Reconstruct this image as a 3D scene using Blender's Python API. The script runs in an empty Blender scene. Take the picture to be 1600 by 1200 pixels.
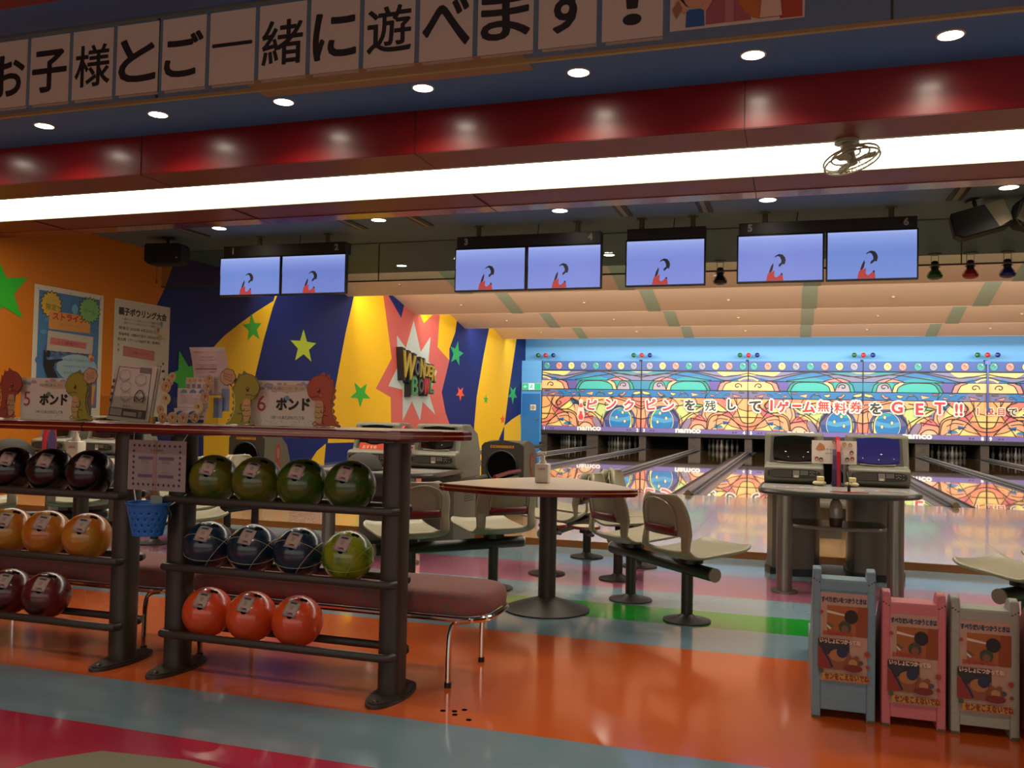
import bpy, bmesh, math, random
from mathutils import Vector, Matrix
from mathutils.geometry import tessellate_polygon
PI = math.pi
random.seed(7)
S = bpy.context.scene
COL = S.collection

# ------------------------------------------------------------------ camera
YAW, PITCH, ROLL, EYE = 0.3096, 0.033, 0.0204, 1.163
f = Vector((-math.sin(YAW) * math.cos(PITCH), math.cos(YAW) * math.cos(PITCH), math.sin(PITCH)))
r0 = Vector((math.cos(YAW), math.sin(YAW), 0)); u0 = r0.cross(f)
r = r0 * math.cos(ROLL) + u0 * math.sin(ROLL); u = r.cross(f)
cd = bpy.data.cameras.new('camera'); cam = bpy.data.objects.new('camera', cd); COL.objects.link(cam)
cd.sensor_fit = 'HORIZONTAL'; cd.sensor_width = 36; cd.lens = 36 * 1384.76 / 1600; cd.clip_start = .05; cd.clip_end = 200
cam.matrix_world = Matrix(((r.x, u.x, -f.x, 0), (r.y, u.y, -f.y, 0), (r.z, u.z, -f.z, EYE), (0, 0, 0, 1)))
S.camera = cam
# ------------------------------------------------------------------ world, exposure
S.view_settings.view_transform = 'Standard'; S.view_settings.look = 'None'
S.view_settings.gamma = 1; S.view_settings.use_curve_mapping = False
S.view_settings.exposure = 0.0
wd = bpy.data.worlds.new('world'); S.world = wd; wd.use_nodes = True
wd.node_tree.nodes['Background'].inputs[0].default_value = (.8, .75, .7, 1)
wd.node_tree.nodes['Background'].inputs[1].default_value = .05

def area(name, loc, size, energy, color, direction, sizey=None, spread=None):
    l = bpy.data.lights.new(name, 'AREA'); l.energy = energy; l.color = color
    l.shape = 'RECTANGLE'; l.size = size; l.size_y = sizey or size
    if spread: l.spread = spread
    o = bpy.data.objects.new(name, l); COL.objects.link(o); o.location = loc
    o.rotation_euler = Vector(direction).to_track_quat('-Z', 'Y').to_euler()
    return o
def spot(name, loc, energy, color, angle=100, blend=.6, r=.05, direction=(0, 0, -1)):
    l = bpy.data.lights.new(name, 'SPOT'); l.energy = energy; l.color = color
    l.spot_size = math.radians(angle); l.spot_blend = blend; l.shadow_soft_size = r
    o = bpy.data.objects.new(name, l); COL.objects.link(o); o.location = loc
    o.rotation_euler = Vector(direction).to_track_quat('-Z', 'Y').to_euler()
    return o
WARM = (1, .86, .69); WHITE = (1, .93, .82)
CZ = 3.47            # ceiling height
LIPS = [16.8, 20.3, 23.8, 27.3]; LIPZ = 3.57
E_STRIP = 8.0; E_LAMP = 60; E_COVE = 350; E_MASK = 190
for i, y in enumerate([13.3] + LIPS[:3]):           # tubes in the coves behind each soffit lip, over the lanes
    area('cove_tube_light', (0, y + .12, 3.66), 17.5, E_COVE, WHITE, (0, 1, .12), .1)
    area('cove_tube_light', (0, y + .15, 3.6), 17.5, E_COVE * .35, WHITE, (0, .35, -1), .1)
area('mask_light', (0, 27.5, 3.66), 17.5, E_MASK, WHITE, (0, 1, -.55), .15)
FRONT_LAMPS = [(-5.96 + i * 1.137, 5.745) for i in range(-1, 9)]
REAR_LAMPS = [(-7.09 + i * 2.265, 9.65) for i in range(0, 6)]
for x, y in FRONT_LAMPS: spot('downlight', (x, y, CZ - .012), E_LAMP, WARM, 142, .8, .05)
for x, y in REAR_LAMPS: spot('downlight', (x, y, CZ - .012), E_LAMP * 1.1, WARM, 120, .7, .06)
NEAR_LAMPS = [(-5.4 + i * 2.27, y) for y in (1.2, -1.6) for i in range(0, 5)]
for x, y in NEAR_LAMPS: spot('downlight', (x, y, CZ - .012), E_LAMP * 1.7, WARM, 112, .8, .06)
area('front_fill', (0, -4.9, 1.9), 16, 165, (1, .90, .80), (0, 1, .08), 2.6)  # added frontal fill from behind the camera, stands for no modelled source

# ------------------------------------------------------------------ materials
def lin(c):
    if isinstance(c, str):
        c = [int(c[i:i + 2], 16) / 255 for i in (0, 2, 4)]
    return tuple(x / 12.92 if x <= .04045 else ((x + .055) / 1.055) ** 2.4 for x in c)
MATS = {}
def mat(name, color='808080', rough=.5, metal=0, coat=0, emit=None, es=0, spec=.5, bump=None, noise=None, coatr=.05):
    if name in MATS: return MATS[name]
    m = bpy.data.materials.new(name); MATS[name] = m; m.use_nodes = True
    nt = m.node_tree; b = nt.nodes['Principled BSDF']
    c = lin(color)
    b.inputs['Base Color'].default_value = (*c, 1)
    b.inputs['Roughness'].default_value = rough; b.inputs['Metallic'].default_value = metal
    b.inputs['Coat Weight'].default_value = coat; b.inputs['Coat Roughness'].default_value = coatr
    b.inputs['Specular IOR Level'].default_value = spec
    if emit: b.inputs['Emission Color'].default_value = (*lin(emit), 1); b.inputs['Emission Strength'].default_value = es
    if noise:   # (scale, second colour, contrast low, high, stretch)
        sc, c2, lo, hi, st = noise
        tc = nt.nodes.new('ShaderNodeTexCoord'); mp = nt.nodes.new('ShaderNodeMapping'); mp.inputs['Scale'].default_value = st
        n = nt.nodes.new('ShaderNodeTexNoise'); n.inputs['Scale'].default_value = sc; n.inputs['Detail'].default_value = 5
        cr = nt.nodes.new('ShaderNodeValToRGB'); cr.color_ramp.elements[0].position = lo; cr.color_ramp.elements[1].position = hi
        cr.color_ramp.elements[0].color = (*c, 1); cr.color_ramp.elements[1].color = (*lin(c2), 1)
        nt.links.new(tc.outputs['Object'], mp.inputs[0]); nt.links.new(mp.outputs[0], n.inputs['Vector'])
        nt.links.new(n.outputs[0], cr.inputs[0]); nt.links.new(cr.outputs[0], b.inputs['Base Color'])
    if bump:    # (scale, strength)
        tc = nt.nodes.new('ShaderNodeTexCoord'); n = nt.nodes.new('ShaderNodeTexNoise'); n.inputs['Scale'].default_value = bump[0]
        bp = nt.nodes.new('ShaderNodeBump'); bp.inputs['Strength'].default_value = bump[1]; bp.inputs['Distance'].default_value = .01
        nt.links.new(tc.outputs['Object'], n.inputs['Vector']); nt.links.new(n.outputs[0], bp.inputs['Height'])
        nt.links.new(bp.outputs[0], b.inputs['Normal'])
    return m
def attr_mat(name, rough=.6, emit=0, coat=0):
    if name in MATS: return MATS[name]
    m = bpy.data.materials.new(name); MATS[name] = m; m.use_nodes = True
    nt = m.node_tree; b = nt.nodes['Principled BSDF']
    a = nt.nodes.new('ShaderNodeAttribute'); a.attribute_name = 'Col'
    b.inputs['Roughness'].default_value = rough; b.inputs['Coat Weight'].default_value = coat
    if emit:
        b.inputs['Base Color'].default_value = (.01, .01, .01, 1)
        nt.links.new(a.outputs[0], b.inputs['Emission Color']); b.inputs['Emission Strength'].default_value = emit
    else: nt.links.new(a.outputs[0], b.inputs['Base Color'])
    return m
def glass_mat(name, tint, gloss=.04, frost=0):
    if name in MATS: return MATS[name]
    m = bpy.data.materials.new(name); MATS[name] = m; m.use_nodes = True; nt = m.node_tree
    nt.nodes.remove(nt.nodes['Principled BSDF'])
    tr = nt.nodes.new('ShaderNodeBsdfTransparent'); tr.inputs[0].default_value = (*tint, 1)
    gl = nt.nodes.new('ShaderNodeBsdfGlossy'); gl.inputs['Roughness'].default_value = .03
    lw = nt.nodes.new('ShaderNodeLayerWeight'); lw.inputs[0].default_value = .5      # Schlick: same from both faces of the thin pane
    pw = nt.nodes.new('ShaderNodeMath'); pw.operation = 'POWER'; pw.inputs[1].default_value = 5
    fr = nt.nodes.new('ShaderNodeMath'); fr.operation = 'MULTIPLY_ADD'; fr.inputs[1].default_value = .9; fr.inputs[2].default_value = gloss
    nt.links.new(lw.outputs['Facing'], pw.inputs[0]); nt.links.new(pw.outputs[0], fr.inputs[0])
    mx = nt.nodes.new('ShaderNodeMixShader')
    nt.links.new(fr.outputs[0], mx.inputs[0]); nt.links.new(tr.outputs[0], mx.inputs[1]); nt.links.new(gl.outputs[0], mx.inputs[2])
    nt.links.new(mx.outputs[0], nt.nodes['Material Output'].inputs[0])
    return m
PRINT = attr_mat('printed_paper', .55); PAINT = attr_mat('painted_surface', .45); GLOSSP = attr_mat('glossy_print', .25)
SCREEN = attr_mat('screen_image', .3, emit=1.0)
dark = mat('dark_brown_metal', '322c26', .45)
black = mat('black_plastic', '0d0d0d', .4)
blackm = mat('black_matte', '030303', .9, spec=.05)
chrome = mat('chrome', 'd8d4cc', .12, 1)
steel = mat('brushed_steel', '8f8a80', .35, .85)
consolem = mat('console_beige', '6a6859', .42)
consoled = mat('console_grey', '68655a', .4, metal=.3)
seatm = mat('seat_plastic', '918b73', .33)
maroon = mat('maroon_edge', '5e0d14', .2, coat=.6)
maroonstrip = mat('maroon_strip', '6a0f18', .35)
gold = mat('gold_stripe', 'b5823c', .35)
laminate = mat('cream_laminate', 'b8a892', .3)
white = mat('white_plastic', 'd9d0c0', .4)
yellowish = mat('dark_ring', '1a1713', .5)

# ------------------------------------------------------------------ mesh helpers
def finish(o, label=None, cat=None, group=None, kind=None):
    if label: o['label'] = label
    if cat: o['category'] = cat
    if group: o['group'] = group
    if kind: o['kind'] = kind
    return o
def empty(name, loc, label, cat, group=None, rz=0, kind=None):
    o = bpy.data.objects.new(name, None); COL.objects.link(o); o.location = loc; o.rotation_euler.z = rz
    o.empty_display_size = .1
    return finish(o, label, cat, group, kind)
class MB:
    def __init__(s): s.bm = bmesh.new(); s.mi = 0
    def _tag(s, fs):
        for q in fs: q.material_index = s.mi
    def box(s, c, d, rot=None, bev=0, seg=1):
        r_ = bmesh.ops.create_cube(s.bm, size=1)
        M = Matrix.Translation(c) @ (rot.to_4x4() if rot else Matrix()) @ Matrix.Diagonal((*d, 1))
        bmesh.ops.transform(s.bm, matrix=M, verts=r_['verts'])
        fs = list({q for v in r_['verts'] for q in v.link_faces}); s._tag(fs)
        if bev:
            es = list({e for v in r_['verts'] for e in v.link_edges})
            bmesh.ops.bevel(s.bm, geom=es, offset=bev, segments=seg, profile=.5, affect='EDGES')
        return s
    def bb(s, x0, x1, y0, y1, z0, z1, bev=0, seg=1):
        return s.box(((x0 + x1) / 2, (y0 + y1) / 2, (z0 + z1) / 2), (abs(x1 - x0), abs(y1 - y0), abs(z1 - z0)), None, bev, seg)
    def cyl(s, a, b, r1, r2=None, n=20):
        a = Vector(a); b = Vector(b); r2 = r1 if r2 is None else r2; d = b - a
        rr = bmesh.ops.create_cone(s.bm, cap_ends=True, segments=n, radius1=r1, radius2=r2, depth=d.length)
        M = Matrix.Translation((a + b) / 2) @ d.to_track_quat('Z', 'Y').to_matrix().to_4x4()
        bmesh.ops.transform(s.bm, matrix=M, verts=rr['verts']); s._tag({q for v in rr['verts'] for q in v.link_faces}); return s
    def sph(s, c, r_, sc=(1, 1, 1), n=20):
        rr = bmesh.ops.create_uvsphere(s.bm, u_segments=n, v_segments=max(6, n // 2), radius=r_)
        bmesh.ops.transform(s.bm, matrix=Matrix.Translation(c) @ Matrix.Diagonal((*sc, 1)), verts=rr['verts'])
        s._tag({q for v in rr['verts'] for q in v.link_faces}); return s
    def lathe(s, c, prof, n=24, axis='Z'):
        rings = []
        for (pr, pz) in prof:
            ring = []
            for k in range(n):
                a = 2 * PI * k / n
                p = (pr * math.cos(a), pr * math.sin(a), pz)
                if axis == 'Y': p = (p[0], p[2], p[1])
                if axis == 'X': p = (p[2], p[0], p[1])
                ring.append(s.bm.verts.new(Vector(c) + Vector(p)))
            rings.append(ring)
        fs = []
        for i in range(len(rings) - 1):
            for k in range(n):
                fs.append(s.bm.faces.new((rings[i][k], rings[i][(k + 1) % n], rings[i + 1][(k + 1) % n], rings[i + 1][k])))
        for ring, pr in ((rings[0], prof[0][0]), (rings[-1], prof[-1][0])):
            if pr > 1e-4: fs.append(s.bm.faces.new(ring))
        s._tag(fs); return s
    def tube(s, pts, r_, n=10, closed=False):
        pts = [Vector(p) for p in pts]; rings = []; m = len(pts); up = None
        for i, p in enumerate(pts):
            a = pts[(i - 1) % m] if (i or closed) else p; b = pts[(i + 1) % m] if (i < m - 1 or closed) else p
            t = (b - a).normalized()
            if up is None: up = Vector((0, 0, 1)) if abs(t.z) < .9 else Vector((1, 0, 0))
            x = t.cross(up).normalized(); y = x.cross(t).normalized(); up = y
            rr = r_[i] if isinstance(r_, (list, tuple)) else r_
            rings.append([s.bm.verts.new(p + x * rr * math.cos(2 * PI * k / n) + y * rr * math.sin(2 * PI * k / n)) for k in range(n)])
        fs = []
        for i in range(m if closed else m - 1):
            A = rings[i]; B = rings[(i + 1) % m]
            for k in range(n): fs.append(s.bm.faces.new((A[k], A[(k + 1) % n], B[(k + 1) % n], B[k])))
        if not closed: fs.append(s.bm.faces.new(rings[0])); fs.append(s.bm.faces.new(rings[-1][::-1]))
        s._tag(fs); return s
    def prism(s, poly, a, b, axis='Z'):
        """poly in 2D; axis Z: (x,y); X: (y,z); Y: (x,z)"""
        def P(q, h):
            return {'Z': (q[0], q[1], h), 'X': (h, q[0], q[1]), 'Y': (q[0], h, q[1])}[axis]
        A = [s.bm.verts.new(P(q, a)) for q in poly]; B = [s.bm.verts.new(P(q, b)) for q in poly]; n = len(poly); fs = []
        for tri in tessellate_polygon([[Vector((*q, 0)) for q in poly]]):
            for V in (A, B):
                try: fs.append(s.bm.faces.new([V[i] for i in tri]))
                except ValueError: pass
        for i in range(n): fs.append(s.bm.faces.new((A[i], A[(i + 1) % n], B[(i + 1) % n], B[i])))
        s._tag(fs); return s
    def build(s, name, mats, parent=None, loc=None, smooth=35, rz=0):
        bmesh.ops.recalc_face_normals(s.bm, faces=s.bm.faces)
        me = bpy.data.meshes.new(name); s.bm.to_mesh(me); s.bm.free()
        for m in (mats if isinstance(mats, (list, tuple)) else [mats]): me.materials.append(m)
        if smooth:
            for p in me.polygons: p.use_smooth = True
            me.set_sharp_from_angle(angle=math.radians(smooth))
        o = bpy.data.objects.new(name, me); COL.objects.link(o)
        if parent: o.parent = parent
        if loc: o.location = loc
        o.rotation_euler.z = rz
        return o
def copy_tree(o, parent=None):
    c = o.copy(); COL.objects.link(c)
    if parent: c.parent = parent; c.matrix_parent_inverse = o.matrix_parent_inverse.copy()
    for ch in list(o.children): copy_tree(ch, c)
    return c
def smoothpath(pts, n=8, closed=False):
    P = [Vector(p) for p in pts]; out = []; m = len(P)
    for i in range(m if closed else m - 1):
        g = lambda k: P[k % m] if closed else P[max(0, min(m - 1, k))]
        a, b, c, d = g(i - 1), g(i), g(i + 1), g(i + 2)
        for k in range(n):
            t = k / n
            out.append(.5 * ((2 * b) + (c - a) * t + (2 * a - 5 * b + 4 * c - d) * t * t + (3 * b - a - 3 * c + d) * t ** 3))
    if not closed: out.append(P[-1])
    return out

# text glyph cache (Blender's built-in font, which falls back to its own CJK glyphs)
_tc = {}
def glyphs(t, bold=0.0):
    k = (t, bold)
    if k in _tc: return _tc[k]
    c = bpy.data.curves.new('t', 'FONT'); c.body = t; c.size = 1; c.resolution_u = 3; c.offset = bold
    o = bpy.data.objects.new('t', c); COL.objects.link(o)
    dg = bpy.context.evaluated_depsgraph_get(); me = bpy.data.meshes.new_from_object(o.evaluated_get(dg))
    V = [(v.co.x, v.co.y) for v in me.vertices]; F = [tuple(p.vertices) for p in me.polygons]
    bpy.data.objects.remove(o); bpy.data.curves.remove(c); bpy.data.meshes.remove(me)
    if not V: V = [(0, 0), (1, 0), (1, 1)]; F = []
    xs = [v[0] for v in V]; ys = [v[1] for v in V]
    _tc[k] = (V, F, (min(xs), max(xs), min(ys), max(ys)))
    return _tc[k]

class Art:
    """flat print: layered polygons with a colour attribute, on plane origin + a*U + b*V, layers along N"""
    def __init__(s, O, U, V, eps=.0006, warp=None):
        s.O = Vector(O); s.U = Vector(U); s.V = Vector(V); s.N = s.U.cross(s.V).normalized(); s.eps = eps
        s.v = []; s.f = []; s.c = []; s.L = 0; s.k = 0; s.warp = warp
    def _add(s, pts, faces, col, L, step=False):
        b = len(s.v); L = s.L if L is None else L; s.k = (s.k + 1) % 45
        for n_, p in enumerate(pts):
            q = s.O + s.U * p[0] + s.V * p[1] + s.N * (s.eps * (L + 1 + .012 * s.k + (.005 * (n_ // 4) if step else 0)))
            if s.warp: q = q + s.N * s.warp(p[0], p[1])
            s.v.append(q)
        for q in faces: s.f.append([b + i for i in q]); s.c.append(lin(col))
    def poly(s, pts, col, L=None):
        if L is None: s.L += 1
        s._add(pts, tessellate_polygon([[Vector((p[0], p[1], 0)) for p in pts]]), col, L)
    def rect(s, x0, y0, x1, y1, col, L=None):
        if s.warp:
            n = 8
            if L is None: s.L += 1
            P = [(x0 + (x1 - x0) * (k % 2), y0 + (y1 - y0) * (k // 2) / n) for k in range(2 * n + 2)]
            s._add(P, [(2 * k, 2 * k + 1, 2 * k + 3, 2 * k + 2) for k in range(n)], col, L)
        else: s.poly([(x0, y0), (x1, y0), (x1, y1), (x0, y1)], col, L)
    def ell(s, x, y, rx, ry=None, col='000000', L=None, n=24, a0=0, a1=2 * PI, rot=0):
        ry = ry or rx; full = abs(a1 - a0 - 2 * PI) < 1e-6
        pts = []
        for k in range(n + (0 if full else 1)):
            a = a0 + (a1 - a0) * k / n; px, py = rx * math.cos(a), ry * math.sin(a)
            pts.append((x + px * math.cos(rot) - py * math.sin(rot), y + px * math.sin(rot) + py * math.cos(rot)))
        s.poly(pts, col, L)
    def line(s, pts, w, col='1c1410', L=None, closed=False, sm=0):
        if sm: pts = [(p.x, p.y) for p in smoothpath([(*p, 0) for p in pts], sm, closed)]
        if L is None: s.L += 1
        m = len(pts); A = []; n = m if closed else m - 1
        for i in range(m):
            a = Vector(pts[(i - 1) % m] if (i or closed) else pts[i]); b = Vector(pts[(i + 1) % m] if (i < m - 1 or closed) else pts[i])
            d = (b - a); d = d.normalized() if d.length > 1e-9 else Vector((1, 0)); nn = Vector((-d.y, d.x)) * w / 2; p = Vector(pts[i])
            A += [tuple(p + nn), tuple(p - nn)]
        s._add(A, [(2 * i, 2 * i + 1, 2 * ((i + 1) % m) + 1, 2 * ((i + 1) % m)) for i in range(n)], col, L)
    def text(s, t, x, y, h, col='14100e', w=None, bold=.0, L=None, rot=0, skew=0, grow=0):
        """centred at x,y with cap height about h (line height), optional width fit"""
        if L is None: s.L += 1
        V, F, (a, b, c, d) = glyphs(t, bold)
        if F == []: return
        k = h / max(d - c, .45); kx = k if w is None else w / (b - a)
        P = []
        for p in V:
            X = (p[0] - (a + b) / 2) * kx; Y = (p[1] - (c + d) / 2) * k; X += skew * Y
            P.append((x + X * math.cos(rot) - Y * math.sin(rot), y + X * math.sin(rot) + Y * math.cos(rot)))
        s._add(P, F, col, L)
        if grow:
            from collections import Counter
            E = Counter(tuple(sorted((q[i], q[(i + 1) % len(q)]))) for q in F for i in range(len(q)))
            A = []; G = []
            for (i, j), n_ in E.items():
                if n_ != 1: continue
                a_, b_ = Vector(P[i]), Vector(P[j]); dd = b_ - a_
                if dd.length < 1e-7: continue
                dd.normalize(); nn = Vector((-dd.y, dd.x)) * grow; e = dd * grow * .45; k0 = len(A)
                A += [tuple(a_ - e + nn), tuple(a_ - e - nn), tuple(b_ + e - nn), tuple(b_ + e + nn)]; G.append((k0, k0 + 1, k0 + 2, k0 + 3))
            s._add(A, G, col, L, True)
    def star(s, x, y, ro, ri, n, col, L=None, rot=PI / 2, sx=1):
        s.poly([(x + sx * (ro if k % 2 == 0 else ri) * math.cos(rot + k * PI / n), y + (ro if k % 2 == 0 else ri) * math.sin(rot + k * PI / n)) for k in range(2 * n)], col, L)
    def build(s, name, m, parent=None):
        me = bpy.data.meshes.new(name); me.from_pydata(s.v, [], s.f); me.materials.append(m)
        ca = me.color_attributes.new('Col', 'FLOAT_COLOR', 'CORNER')
        for p, c in zip(me.polygons, s.c):
            for li in p.loop_indices: ca.data[li].color = (*c, 1)
        o = bpy.data.objects.new(name, me); COL.objects.link(o)
        if parent: o.parent = parent
        return o

# ================================================================== STRUCTURE
LX, RX = -9.07, 9.0
def struct(name, mb, m, smooth=0, parent=None): return finish(mb.build(name, m, parent, smooth=smooth), kind=None if parent else 'structure')
LZ = .06             # lane and approach level over the concourse floor
# concourse floor: one sheet with inlaid colour bands
def floor_mat(name, c, c2=None):
    m = mat(name, c, .16, coat=.55, coatr=.09, noise=(3.0, c2 or c, .35, .7, (1, 1, 1)))
    return m
bands = [(-5, 2.66, floor_mat('floor_crimson', 'c22c50', 'b6264a')), (2.66, 3.12, floor_mat('floor_blue', '7b98a4', '718f9c')),
         (3.12, 4.54, floor_mat('floor_orange', 'd6652a', 'd05f28')), (4.54, 5.05, 'floor_blue'), (5.05, 5.46, floor_mat('floor_green', '10982a', '0e9028')),
         (5.46, 5.95, 'floor_blue'), (5.95, 6.75, floor_mat('floor_pink', 'a46078', '9c5c74')), (6.75, 7.62, 'floor_blue')]
mb = MB(); ms = []
for i, (a, b, m) in enumerate(bands):
    mb.mi = i; ms.append(MATS[m] if isinstance(m, str) else m); mb.bb(LX, RX, a, b, -.1, 0)
flo = struct('floor', mb, ms)
mb = MB()
for x, y in [(-1.295, 3.25), (-1.235, 3.225), (-1.22, 3.29), (-1.165, 3.19), (-1.25, 3.26)]: mb.cyl((x, y, .0), (x, y, .0015), .011, n=12)
mb.build('screw_hole_marks', blackm, flo)
mb = MB(); mb.prism([(-2.45, 1.7), (-2.32, 2.30), (-2.19, 2.44), (-1.88, 2.475), (-1.2, 2.40), (-1.1, 1.7)], 0, .012)
finish(mb.build('floor_mat', mat('mat_olive', '8a8a72', .8, bump=(300, .4)), smooth=0), 'olive grey floor mat on the crimson floor at the lower left edge', 'mat')

# approach (raised wooden platform) and lanes
wooda = mat('approach_wood', 'bd9a70', .2, coat=.45, coatr=.05, spec=.35, noise=(2.2, 'a9835a', .3, .75, (14, .35, 1)))
woodl = mat('lane_wood', '8a6f45', .06, coat=1, coatr=.015, noise=(2.2, '7d6238', .3, .75, (22, .3, 1)))
stepm = mat('step_board', '8a4f14', .35, noise=(3, '70400f', .3, .7, (1, 6, 6)))
FOUL, DECK = 12.78, 29.35
mb = MB(); mb.bb(LX, RX, 7.62, FOUL, -.08, LZ - .004); mb.mi = 1; mb.bb(LX, RX, 7.60, 7.62, 0, LZ)
mb.mi = 0
app = struct('trim_1', mb, [wooda, stepm])
app.name = 'floor_approach'
mbp = MB()
x = LX; k = 0                                       # approach boards, joined strips with fine joints
while x < RX - .01:
    w = .215
    mbp.bb(x + .0006, min(RX, x + w) - .0006, 7.62, FOUL, LZ - .004, LZ); x += w
o = mbp.build('approach_boards', wooda, app, smooth=0); o['kind'] = 'stuff'
DIV = [-1.43 + 1.7125 * k for k in range(-4, 6)]
capm = mat('divider_cap', '585b5c', .35, coat=.2); gutm = mat('gutter_grey', '34383c', .3, coat=.3)
capend = mat('divider_cap_end', '8a7a5e', .4)
def lane(x0, x1, label):
    mb = MB(); mb.bb(x0, x1, FOUL, 30.95, -.05, LZ)
    o = mb.build('bowling_lane', woodl, smooth=0); finish(o, label, 'bowling lane', 'polished wooden bowling lanes'); 
    nrow = 7
    for i in range(nrow):                            # aiming arrows
        xx = (x0 + x1) / 2 + (i - 3) * .135; yy = FOUL + 4.6 - abs(i - 3) * .35
        mbx = MB(); mbx.prism([(xx - .02, yy), (xx + .02, yy), (xx, yy + .16)], LZ, LZ + .0008)
        mbx.build('aiming_arrow', mat('arrow_dark', '3a2410', .3), o, smooth=0)
    return o
names = ['first', 'second', 'third', 'fourth', 'fifth', 'sixth', 'seventh', 'eighth', 'ninth', 'tenth']
for i in range(len(DIV) - 1):
    if DIV[i + 1] > RX: break
    n = names[i]
    lane(DIV[i] + .255, DIV[i + 1] - .255, 'glossy brown wooden bowling lane, %s from the mural wall' % n)
mb0 = MB(); mb0.bb(LX, DIV[0] - .24, FOUL, 29.4, -.05, LZ + .02)
struct('floor_walkway', mb0, mat('walkway_blue', '7d93ad', .15, coat=.6))
def gutter_profile(mb, xa, xb, y0, y1):
    n = 8; c = (xa + xb) / 2; w = (xb - xa) / 2
    prev = None
    for k in range(n + 1):
        a = PI + PI * k / n; x = c + w * math.cos(a); z = LZ - .002 + .085 * math.sin(a)
        A = mb.bm.verts.new((x, y0, z)); B = mb.bm.verts.new((x, y1, z))
        if prev: fc = mb.bm.faces.new((prev[0], A, B, prev[1])); fc.material_index = mb.mi
        prev = (A, B)
for i, dx in enumerate(DIV):
    if dx > RX: break
    wide = .075 if i % 2 == 0 else .10
    t = empty('lane_divider', (dx, FOUL, 0), 'long grey gutter divider with rounded cap, %s from the mural wall' % (names[i] if i < 10 else 'eleventh'), 'lane divider', 'gutter dividers between lanes')
    mb = MB(); gutter_profile(mb, -.255, -wide, 0, 29.6 - FOUL); gutter_profile(mb, wide, .255, 0, 29.6 - FOUL)
    mb.bb(-.255, .255, 0, 29.6 - FOUL, -.09, -.03)
    mb.build('gutters', gutm, t)
    mb = MB(); mb.bb(-wide, wide, .05, 29.6 - FOUL, -.05, LZ + .012, .004)
    mb.tube([(0, -.02, LZ + .03), (0, 16.6, LZ + .03)], .040, 14)
    mb.build('divider_cap', capm, t)
    mb = MB(); mb.cyl((0, -.07, LZ + .03), (0, -.0, LZ + .03), .040, .046, 16)
    mb.build('end_cap', capend, t)

# walls
mb = MB(); mb.bb(LX - .2, LX, -5, 31.5, -.1, 4.8); wl = struct('wall_left', mb, mat('mural_navy', '18286e', .6, spec=.25))
def mural(poly, c, name, y=0):
    # print panels 3 mm thick on the left wall; poly in (y, z)
    pts = [(p[0], max(.0, min(4.4, p[1]))) for p in poly]
    mb = MB(); mb.prism(pts, LX, LX + .003 + y, 'X'); return mb.build(name, c, wl, smooth=0)
M_OR = mat('mural_orange', 'c07018', .6, spec=.25); M_YE = mat('mural_yellow', 'eec01a', .55, spec=.3); M_PK = mat('mural_coral', 'c95f54', .42); M_WH = mat('mural_pale', 'b4c4c0', .45)
ORANGE = [(-5, 0), (10.72, 0), (10.68, 1.11), (10.72, 1.86), (10.8, 2.24), (10.9, 2.65), (11.07, 2.94), (11.24, 3.31), (11.37, 3.68), (11.49, 4.2), (-5, 4.2)]
mural(ORANGE, M_OR, 'mural_panel')
for c, L in [(M_YE, [(12.13, 0.19), (12.05, 1.94), (12.35, 2.19), (12.56, 2.35), (13.0, 2.61), (13.46, 2.86), (13.99, 3.12), (14.1, 3.35), (14.18, 3.36), (13.97, 3.0), (13.72, 2.4), (13.51, 1.81), (13.44, 1.58), (13.32, 1.02), (13.18, 0.14)]),
    (M_YE, [(17.05, 3.72), (18.44, 3.91), (19.0, 2.4), (18.21, 1.66), (18.99, 1.48), (19.05, 0.97), (19.05, 0.44), (16.1, 0.48), (16.25, 1.16), (16.38, 1.69), (16.73, 2.79), (17.06, 3.62)]),
    (M_YE, [(15.32, 0.05), (15.68, 0.33), (16.03, 0.47), (15.97, 0.05)]),
    (M_PK, [(18.44, 3.91), (18.61, 3.93), (19.48, 3.4), (19.68, 3.85), (19.95, 3.9), (20.57, 3.9), (20.58, 3.62), (20.84, 3.42), (21.45, 3.72), (21.44, 3.9), (21.88, 3.96), (21.89, 3.77), (21.79, 2.88), (22.65, 2.58), (22.15, 1.69), (22.46, 1.14), (22.76, 0.84), (22.9, 0.05), (19.0, 0.05), (19.05, 0.97), (18.99, 1.48), (18.21, 1.66), (19.0, 2.4)]),
    (M_YE, [(20.57, 4.3), (20.58, 3.62), (20.84, 3.42), (21.45, 3.72), (21.44, 4.3)]),
    (M_YE, [(21.88, 4.3), (22.47, 4.3), (23.16, 3.75), (23.04, 3.38), (22.63, 2.9), (22.65, 2.58), (21.79, 2.88), (21.89, 3.77)]),
    (M_YE, [(25.94, 4.05), (29.07, 4.38), (28.75, 3.69), (28.02, 1.92), (27.62, 0.75), (26.81, 0.1), (26.7, 0.05), (24.7, 0.05), (24.76, 0.77), (24.92, 1.63), (25.42, 2.82), (25.89, 3.76)]),
    (M_YE, [(29.37, 1.14), (28.43, 0.96), (27.62, 0.75), (27.61, .05), (29.53, .05)])]:
    mural(L, c, 'mural_panel')
mural([(19.25, 2.96), (19.78, 2.7), (20.2, 3.42), (20.68, 2.67), (21.29, 3.11), (21.18, 2.46), (21.78, 2.24), (21.48, 1.85), (21.32, 1.56), (21.74, 1.08), (20.87, 1.41), (20.74, 0.93), (20.2, 1.41), (19.7, 0.93), (19.66, 1.68), (18.85, 1.74), (19.37, 2.24)], M_WH, 'starburst_panel', .004)
GR = mat('star_green', '2bb01c', .45); LI = mat('star_lime', 'b6cf1e', .45); TE = mat('star_emerald', '1fae5e', .45); OG = mat('star_orange', 'ee5a2a', .45)
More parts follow.
